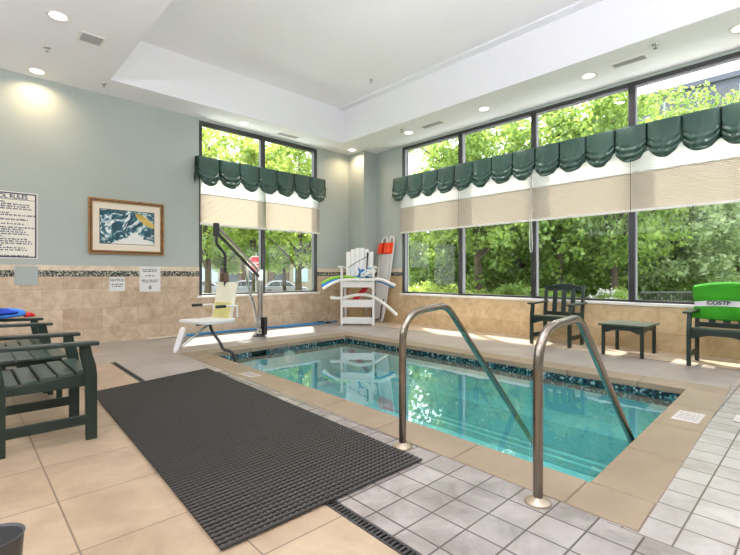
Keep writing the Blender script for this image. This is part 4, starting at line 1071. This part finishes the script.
# shrubs along the long window
def make_shrub(label, loc, seed, mat, rx, h, n=60, per=130, size=.09, group='shrubs outside the long window'):
    r = thing('garden_shrub', label, 'shrub', loc, 0, group)
    o = bpy.data.objects.new('foliage', leaf_cloud('foliage', blobs(n, h*.52, rx, h*.45, seed, .4), per, .3, size, M[mat], seed)); COL.objects.link(o); o.parent = r
    t = MB()
    for k in range(5):
        a = k*1.3; t.tube([(0, 0, 0), (.25*math.cos(a), .25*math.sin(a), h*.4), (.5*rx*math.cos(a), .5*rx*math.sin(a), h*.75)], .02, 6)
    t.build('stems', M['bark'], r); return r
s1 = make_shrub('lime green shrub low behind the pane nearest the column', fwp(418, 13.5, ZG), 81, 'leaf_lime', .9, 1.75)
dup(s1, fwp(446, 14, ZG), 1., 'lime green shrub low beside the first mullion of the long window', scale=(1, 1, .95))
dup(s1, fwp(478, 13.5, ZG), 2., 'lime green shrub low behind the second pane, left half', scale=(.9, .9, .85))
s2 = make_shrub('mid green shrub low behind the second pane near the cord loop', fwp(515, 14.5, ZG), 91, 'leaf_mid', .95, 1.7)
dup(s2, fwp(556, 13.5, ZG), 2., 'mid green shrub behind the back of the empty green chair', scale=(1, 1, .9))
s3 = make_shrub('white flowering shrub outside between the green chair and the side table', fwp(612, 12.5, ZG), 95, 'leaf_mid', .75, 1.55, n=45)
o = bpy.data.objects.new('blossom', leaf_cloud('blossom', blobs(45, .86, .74, .72, 96, .85), 26, .16, .085, M['white_bloom'], 97)); COL.objects.link(o); o.parent = s3; o['label'] = 'white flower heads'
# low dark railing at right
rl = thing('metal_railing', 'low black metal railing outside behind the last pane', 'railing', fwp(672, 12, ZG))
p0, p1 = fwp(640, 12, 0)-fwp(672, 12, 0), fwp(712, 12.4, 0)-fwp(672, 12, 0)
MB().bar(p0+Vector((0, 0, 1.52)), p1+Vector((0, 0, 1.52)), .05, .05).bar(p0+Vector((0, 0, .2)), p1+Vector((0, 0, .2)), .04, .04).build('rails', M['black'], rl)
b = MB()
for i in range(23):
    p = p0+(p1-p0)*(i/22); b.bar(p, p+Vector((0, 0, 1.5)), .028, .028, (1, 0, 0))
b.build('balusters', M['black'], rl)
# slate building to the right
bd = thing('slate_building', 'grey slate office building beyond the trees at the right', 'building', (30, 0, ZG))
MB().box((0, -22, 3.2), (12, 9.5, 12.5)).build('wall', M['render_dark'], bd)
MB().box((.3, -22, 0), (12, 9.3, 3.2)).build('brick_base', M['brick_dark'], bd)
MB().box((-.2, -22.2, 12.5), (12.2, 9.7, 12.8)).build('parapet', M['render_dark'], bd)
for zz in (4.2, 7.4, 10.4):
    for k in range(7):
        y0_ = 7.6-k*3.4
        wn_ = MB().box((-.05, y0_-1.9, zz), (.02, y0_, zz+1.7)).build('window', M['win_dark'], bd)
        MB().box((-.07, y0_-1.0, zz), (-.03, y0_-.92, zz+1.7)).build('glazing_bar', M['win_pale'], wn_)
for k in range(5): MB().box((.24, 6.4-k*3.4, .9), (.32, 7.8-k*3.4, 2.7)).build('window', M['win_pale'], bd)
fs_ = MB()
for k in range(40): fs_.box((-.06, -20+k*.74, 3.3), (0, -19.94+k*.74, 12.4))
fs_.build('facade_ribs', M['render_dark'], bd)
# tan building across the street
q = fwp(258, 56, ZG)
tb3 = thing('tan_building', 'tan building with cream bays across the street behind the lift', 'building', q, math.atan2(sdir.y, sdir.x))
MB().box((-34, 0, 0), (30, 8, 4.6)).build('wall', M['render_tan'], tb3)
for k in range(9):
    x = -24+k*5.6
    bay = MB().box((x, -.4, 0), (x+2.8, .1, 4.0)).build('bay', M['render_cream'], tb3)
    MB().box((x+.45, -.46, 1.1), (x+2.35, -.38, 2.9)).build('window', M['win_pale' if k % 2 else 'win_dark'], bay)
    MB().box((x+3.6, -.06, 1.0), (x+4.8, .05, 3.2)).build('window', M['win_dark'], tb3)
MB().box((-34.3, -.5, 4.6), (30.3, 8.3, 4.9)).build('roof', M['render_dark'], tb3)
# parked cars
def make_car(label, loc, rz, paint):
    r = thing('parked_car', label, 'car', loc, rz, 'parked cars across the street')
    body = [(-2.2, .35), (-1.75, .30), (1.8, .30), (2.2, .36), (2.22, .62), (2.05, .80), (1.15, .92), (-1.45, .95), (-2.15, .88), (-2.25, .6)]
    MB().prism(body, 1.74, 'xz', -.87).build('body', M[paint], r, bevel=.07, seg=3)
    cab = [(-1.75, .92), (1.12, .90), (.42, 1.38), (.1, 1.44), (-.9, 1.43), (-1.3, 1.34)]
    cb = MB().prism(cab, 1.5, 'xz', -.75).build('cabin', M[paint], r, bevel=.06, seg=3)
    for s in (-1, 1):
        MB().prism([(-1.45, .95), (-.42, .95), (-.42, 1.36), (-.88, 1.37), (-1.2, 1.29)], .02, 'xz', s*.755-.01).build('side_window', M['win_dark'], cb)
        MB().prism([(-.34, .95), (.86, .95), (.36, 1.31), (.08, 1.37), (-.34, 1.37)], .02, 'xz', s*.755-.01).build('side_window', M['win_dark'], cb)
    for x in (-1.38, 1.36):
        for s in (-1, 1):
            wh = MB().lathe([(0, -.1), (.31, -.1), (.33, -.06), (.33, .06), (.31, .1), (0, .1)], 20, (x, s*.80, .33), axis='y').build('wheel', M['tyre'], r)
            MB().lathe([(0, .012), (.18, .008), (.2, 0)], 16, (x, s*.905, .33), axis='y').build('hubcap', M['vent_grey'], wh)
    return r
ra = math.atan2(sdir.y, sdir.x)
car = make_car('silver car parked across the street behind the right pane of the lift window', fwp(284, 41, ZG+.02), ra, 'car_silver')
c2 = dup(car, fwp(243, 42, ZG+.02), ra+PI, 'pale car across the street just left of the lift mast')
c3 = dup(car, fwp(207, 42, ZG+.02), ra, 'pale car across the street behind the seat of the lift')
# stop sign
ss = thing('stop_sign', 'red octagonal stop sign outside, half hidden by the window mullion', 'stop sign', fwp(256, 18.5, ZG), 0)
yaw = math.atan2(-vdir.y, -vdir.x)+PI/2
ss.rotation_euler = (0, 0, yaw)
oc = lambda R_: [(R_*math.cos(PI/8+PI/4*k), 2.45+R_*math.sin(PI/8+PI/4*k)) for k in range(8)]
MB().prism(oc(.39), .008, 'xz', -.038).build('border', M['sign_white'], ss)
MB().prism(oc(.355), .006, 'xz', -.044).build('face', M['stop_red'], ss)
lettering('STOP', .25, M['sign_white'], ss, (0, -.045, 2.36), (PI/2, 0, 0), 'lettering', 'CENTER', bold=.004)
MB().tube([(0, 0, 0), (0, 0, 2.95)], .03, 10).build('post', M['vent_grey'], ss)
MB().box((.12, -.02, 2.92), (.42, -.01, 3.1)).bar((0, 0, 2.94), (.3, -.01, 2.96), .02, .03).build('street_plate', M['blue_sign'], ss, label='small blue plate above the octagon')

# ------------------------------------------------------------------ light
wd = bpy.data.worlds.new('sky'); S.world = wd; wd.use_nodes = True; nt = wd.node_tree; nt.nodes.clear()
bg = nt.nodes.new('ShaderNodeBackground'); bg.inputs['Color'].default_value = (.93, .965, 1., 1); bg.inputs['Strength'].default_value = 3.4
wo = nt.nodes.new('ShaderNodeOutputWorld'); nt.links.new(bg.outputs[0], wo.inputs[0])
sl = bpy.data.lights.new('sun', 'SUN'); sl.energy = 14.; sl.angle = math.radians(1.2); sl.color = (1., .95, .86)
so = bpy.data.objects.new('sun', sl); COL.objects.link(so)
so.rotation_euler = Vector((-.42, -.62, -1.)).to_track_quat('-Z', 'Y').to_euler(); so.location = (20, 30, 40)

# ------------------------------------------------------------------ camera
cam = bpy.data.cameras.new('camera'); co = bpy.data.objects.new('camera', cam); COL.objects.link(co)
co.location = (0, 0, H); co.rotation_euler = (PI/2, 0, -(PI/2-math.atan2(sA, cA)))
cam.sensor_width = 36.; cam.lens = 435/740*36; cam.shift_y = -2.5/740; cam.clip_start = .05; cam.clip_end = 400
S.camera = co
S.view_settings.view_transform = 'Standard'; S.view_settings.look = 'None'; S.view_settings.gamma = 1.; S.view_settings.use_curve_mapping = False
S.view_settings.exposure = .36
cy = S.cycles
cy.use_denoising = True; cy.max_bounces = 10; cy.diffuse_bounces = 6; cy.transparent_max_bounces = 24; cy.caustics_reflective = False; cy.caustics_refractive = False; cy.sample_clamp_indirect = 6.
